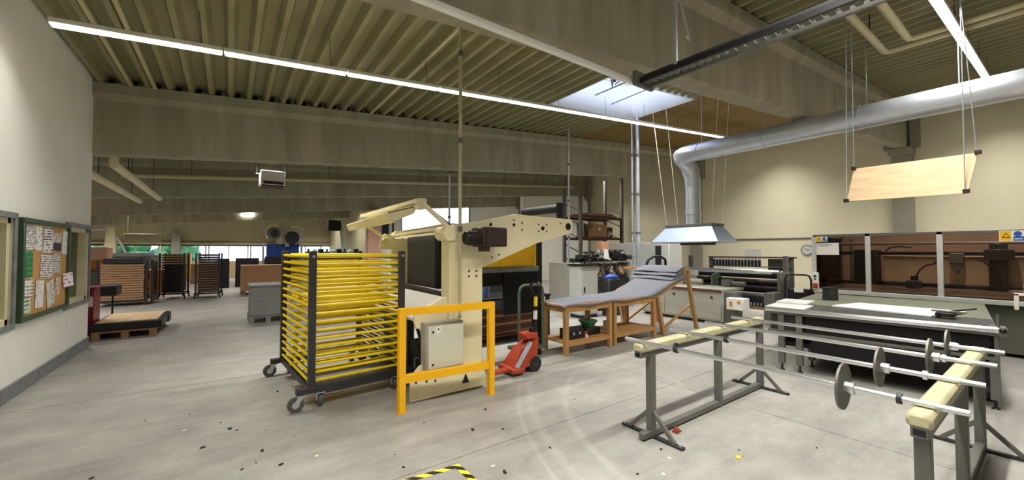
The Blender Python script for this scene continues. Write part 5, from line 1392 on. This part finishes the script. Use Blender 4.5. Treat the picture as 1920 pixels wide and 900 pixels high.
for k, (x, y, s) in enumerate(chips):
    mb = MB(); mb.ball((0, 0, .006), .016, (1.5, .8, .42), 7)
    for v in mb.bm.verts: v.co += Vector((random.uniform(-.003, .003), random.uniform(-.003, .003), 0))
    where = 'in the left aisle' if x < .6 else ('between the yellow barrier and the hazard tape' if x < 1.75 else 'between the pallet jack and the rack stand' if y > 2.6 else 'beside the rack stands')
    size = 'large' if s >= 1.2 else ('small' if s >= .7 else 'tiny')
    o = solo('floor_chip', mb, m_chip, '%s dark chip of debris on the floor %s' % (size, where), 'debris', '%s dark chips %s' % (size, where))
    o.location = (x, y, 0); o.scale = (s * .75, s * .75, s * .75); o.rotation_euler = (0, 0, random.uniform(0, 3))
for k, (x, y) in enumerate(((-.30, 4.59), (1.62, 2.50), (2.78, 1.80), (-.68, 7.65), (2.55, 1.7), (.58, 3.42), (4.45, 2.75))):
    o = solo('paper_scrap', MB().prism([(-.018, -.006), (.01, -.014), (.02, .006), (-.006, .014)], 'XY', 0, .004), m_scrapwht, 'tiny pale paper scrap lying on the open concrete floor', 'debris', 'pale scraps on the floor')
    o.location = (x, y, 0); o.rotation_euler = (0, 0, random.uniform(0, 3))
T = thing('dry_leaf', 'small dry yellow leaf on the floor between the rack stands', 'leaf', (3.22, 1.50, 0))
part(T, 'blade', MB().prism([(3.19, 1.49), (3.21, 1.515), (3.25, 1.52), (3.255, 1.49), (3.22, 1.475)], 'XY', 0, .006), m_leaf)
part(T, 'stalk', MB().bar((3.25, 1.50, .004), (3.285, 1.485, .003), .004, .004), m_leaf)
solo('red_scrap', MB().hexa([(3.19, 1.99, 0), (3.29, 2.0, 0), (3.28, 2.06, 0), (3.2, 2.05, 0)], [(3.21, 2.0, .03), (3.26, 2.01, .018), (3.26, 2.05, .04), (3.21, 2.04, .02)]), m_scrapred, 'crumpled dull red scrap on the floor beside the farther rack stand', 'debris', loc=(3.24, 2.02, 0))

# ================================================================== far back of the hall
def far_box(name, x0, x1, y0, y1, z0, z1, m, label, cat):
    solo(name, MB().box(x0, x1, y0, y1, z0, z1, .015), m, label, cat, loc=((x0 + x1) / 2, (y0 + y1) / 2, z0))
T = thing('far_machine', 'grey machine tower with pipes and a blue bed at the far middle', 'machine', (1.9, 22.6, 0))
part(T, 'blue_bed', MB().box(1.5, 2.9, 22.7, 23.3, 1.2, 1.95, .02), m_blue)
part(T, 'base', MB().box(1.4, 3.0, 22.6, 23.4, 0, 1.2, .02), m_iron)
parts(T, 'frame', MB().box(1.30, 1.38, 22.6, 22.7, 0, 2.0).box(2.95, 3.05, 22.6, 22.7, 0, 2.75), m_steel)
part(T, 'tower', MB().box(2.25, 2.42, 22.5, 22.65, 1.8, 3.0).box(2.0, 2.08, 22.5, 22.65, 1.9, 3.1), m_mach)
part(T, 'wheel_guard', MB().cyl((1.75, 22.45, 2.45), (1.75, 22.6, 2.45), .30, n=18), m_steel_d)
part(T, 'wheel', MB().cyl((2.55, 22.4, 2.25), (2.55, 22.55, 2.25), .32, n=18).cyl((1.8, 22.4, 2.45), (1.8, 22.45, 2.45), .18, n=14), m_iron)
u = MB(); u.tube([(1.5, 22.5, 2.2), (1.45, 22.5, 2.6), (1.6, 22.5, 2.82), (1.95, 22.5, 2.84)], .05, 8); u.tube([(2.5, 22.5, 2.8), (2.9, 22.5, 2.8), (2.95, 22.5, 2.6)], .04, 8)
parts(T, 'pipe', u, m_cream2)
far_box('far_work_table', -1.6, 1.2, 29.4, 30.2, 0, .92, m_ply, 'pale work counter behind the two tall shelf trolleys', 'table')
far_box('far_stack', -1.5, -.4, 24.5, 25.3, 0, .95, m_board, 'pale brown stack between the two tall shelf trolleys', 'stack')
far_box('orange_cart', -2.66, -1.92, 19.1, 19.8, .0, .92, m_orange, 'small orange cart on the floor right of the tall brown board stack', 'cart')
far_box('yellow_crate', -2.5, -1.6, 26.0, 26.9, .0, 1.42, m_yel3, 'dull yellow tall crate behind the black shelf trolley', 'crate')
far_box('white_bin', -3.2, -2.6, 24.3, 24.9, .0, 1.4, m_cab, 'white bin far behind the tall brown board stack', 'bin')
far_box('far_shelf_box', -3.95, -3.2, 18.0, 18.8, .0, .95, m_steel_d, 'grey bin with pale top by the end of the left wall', 'bin')
far_box('orange_tote', -3.95, -3.22, 18.2, 19.0, .952, 1.30, m_orange, 'orange tote stacked on the grey bin', 'tote')
far_box('pale_tote', -3.95, -3.25, 18.2, 19.0, 1.302, 1.72, m_pink, 'pale tote stacked topmost on the orange tote', 'tote')
T = thing('far_welding_machine', 'pale machine with curved pipes at far left above the brown board stack', 'machine', (-4.6, 22.5, 0))
part(T, 'base', MB().box(-6.0, -2.8, 22.2, 23.4, 0, 1.35, .02), m_greendk)
part(T, 'table', MB().box(-6.1, -2.7, 22.0, 23.5, 1.35, 1.50, .01), m_steel_d)
part(T, 'column', MB().prism([(-4.12, 1.5), (-3.72, 1.5), (-3.76, 2.2), (-3.80, 2.55), (-4.02, 2.55), (-4.04, 2.1)], 'XZ', 22.3, 22.6), m_cream2)
u = MB(); u.tube([(-5.2, 22.4, 1.5), (-5.1, 22.4, 2.0), (-4.9, 22.4, 2.36), (-4.65, 22.4, 2.2), (-4.6, 22.4, 1.5)], .07, 8); u.tube([(-4.62, 22.4, 2.15), (-4.45, 22.4, 2.4), (-4.02, 22.4, 2.5)], .05, 8); u.tube([(-3.78, 22.4, 2.2), (-3.6, 22.4, 1.9), (-3.45, 22.4, 1.5)], .05, 8)
parts(T, 'curved_pipe', u, m_cab)
solo('hanging_sign', MB().box(-4.1, -2.75, 26.0, 26.08, 2.05, 2.42, .01).box(-4.0, -3.96, 26.02, 26.06, 2.4, zc(-4) + .1).box(-2.9, -2.86, 26.02, 26.06, 2.4, zc(-2.9) + .1), m_clad, 'pale blank sign plate hanging above the far brown board stack', 'sign', loc=(-3.4, 26, 2.2))
solo('wall_fan_box', MB().box(6.0, 6.85, 32.0, 32.4, 3.1, 3.9, .03).box(6.1, 6.75, 31.98, 32.0, 3.2, 3.78).box(6.84, 6.9, 32.1, 32.3, 3.3, 3.7), m_iron, 'dark square fan box high up at the right of the far back wall', 'fan', loc=(6.4, 32.1, 3.4))
# low parts on a bench seen over the yellow trolley
far_box('far_long_bench', 3.6, 6.8, 26.0, 27.0, 0, 1.36, m_steel_d, 'long grey bench seen above the yellow trolley', 'bench')
for k in range(9):
    x = 3.85 + .34 * k
    solo('bench_part', MB().box(x - .13, x + .13, 26.1, 26.6, 1.362, 1.55 + .08 * (k % 3), .02).cyl((x, 26.3, 1.5), (x, 26.3, 1.72), .06, n=10), (m_iron, m_cab, m_black)[k % 3], 'small machine part on the far long grey bench, %s from the left' % ORD[k], 'machine part', 'parts on the far long bench', loc=(x, 26.3, 1.36))
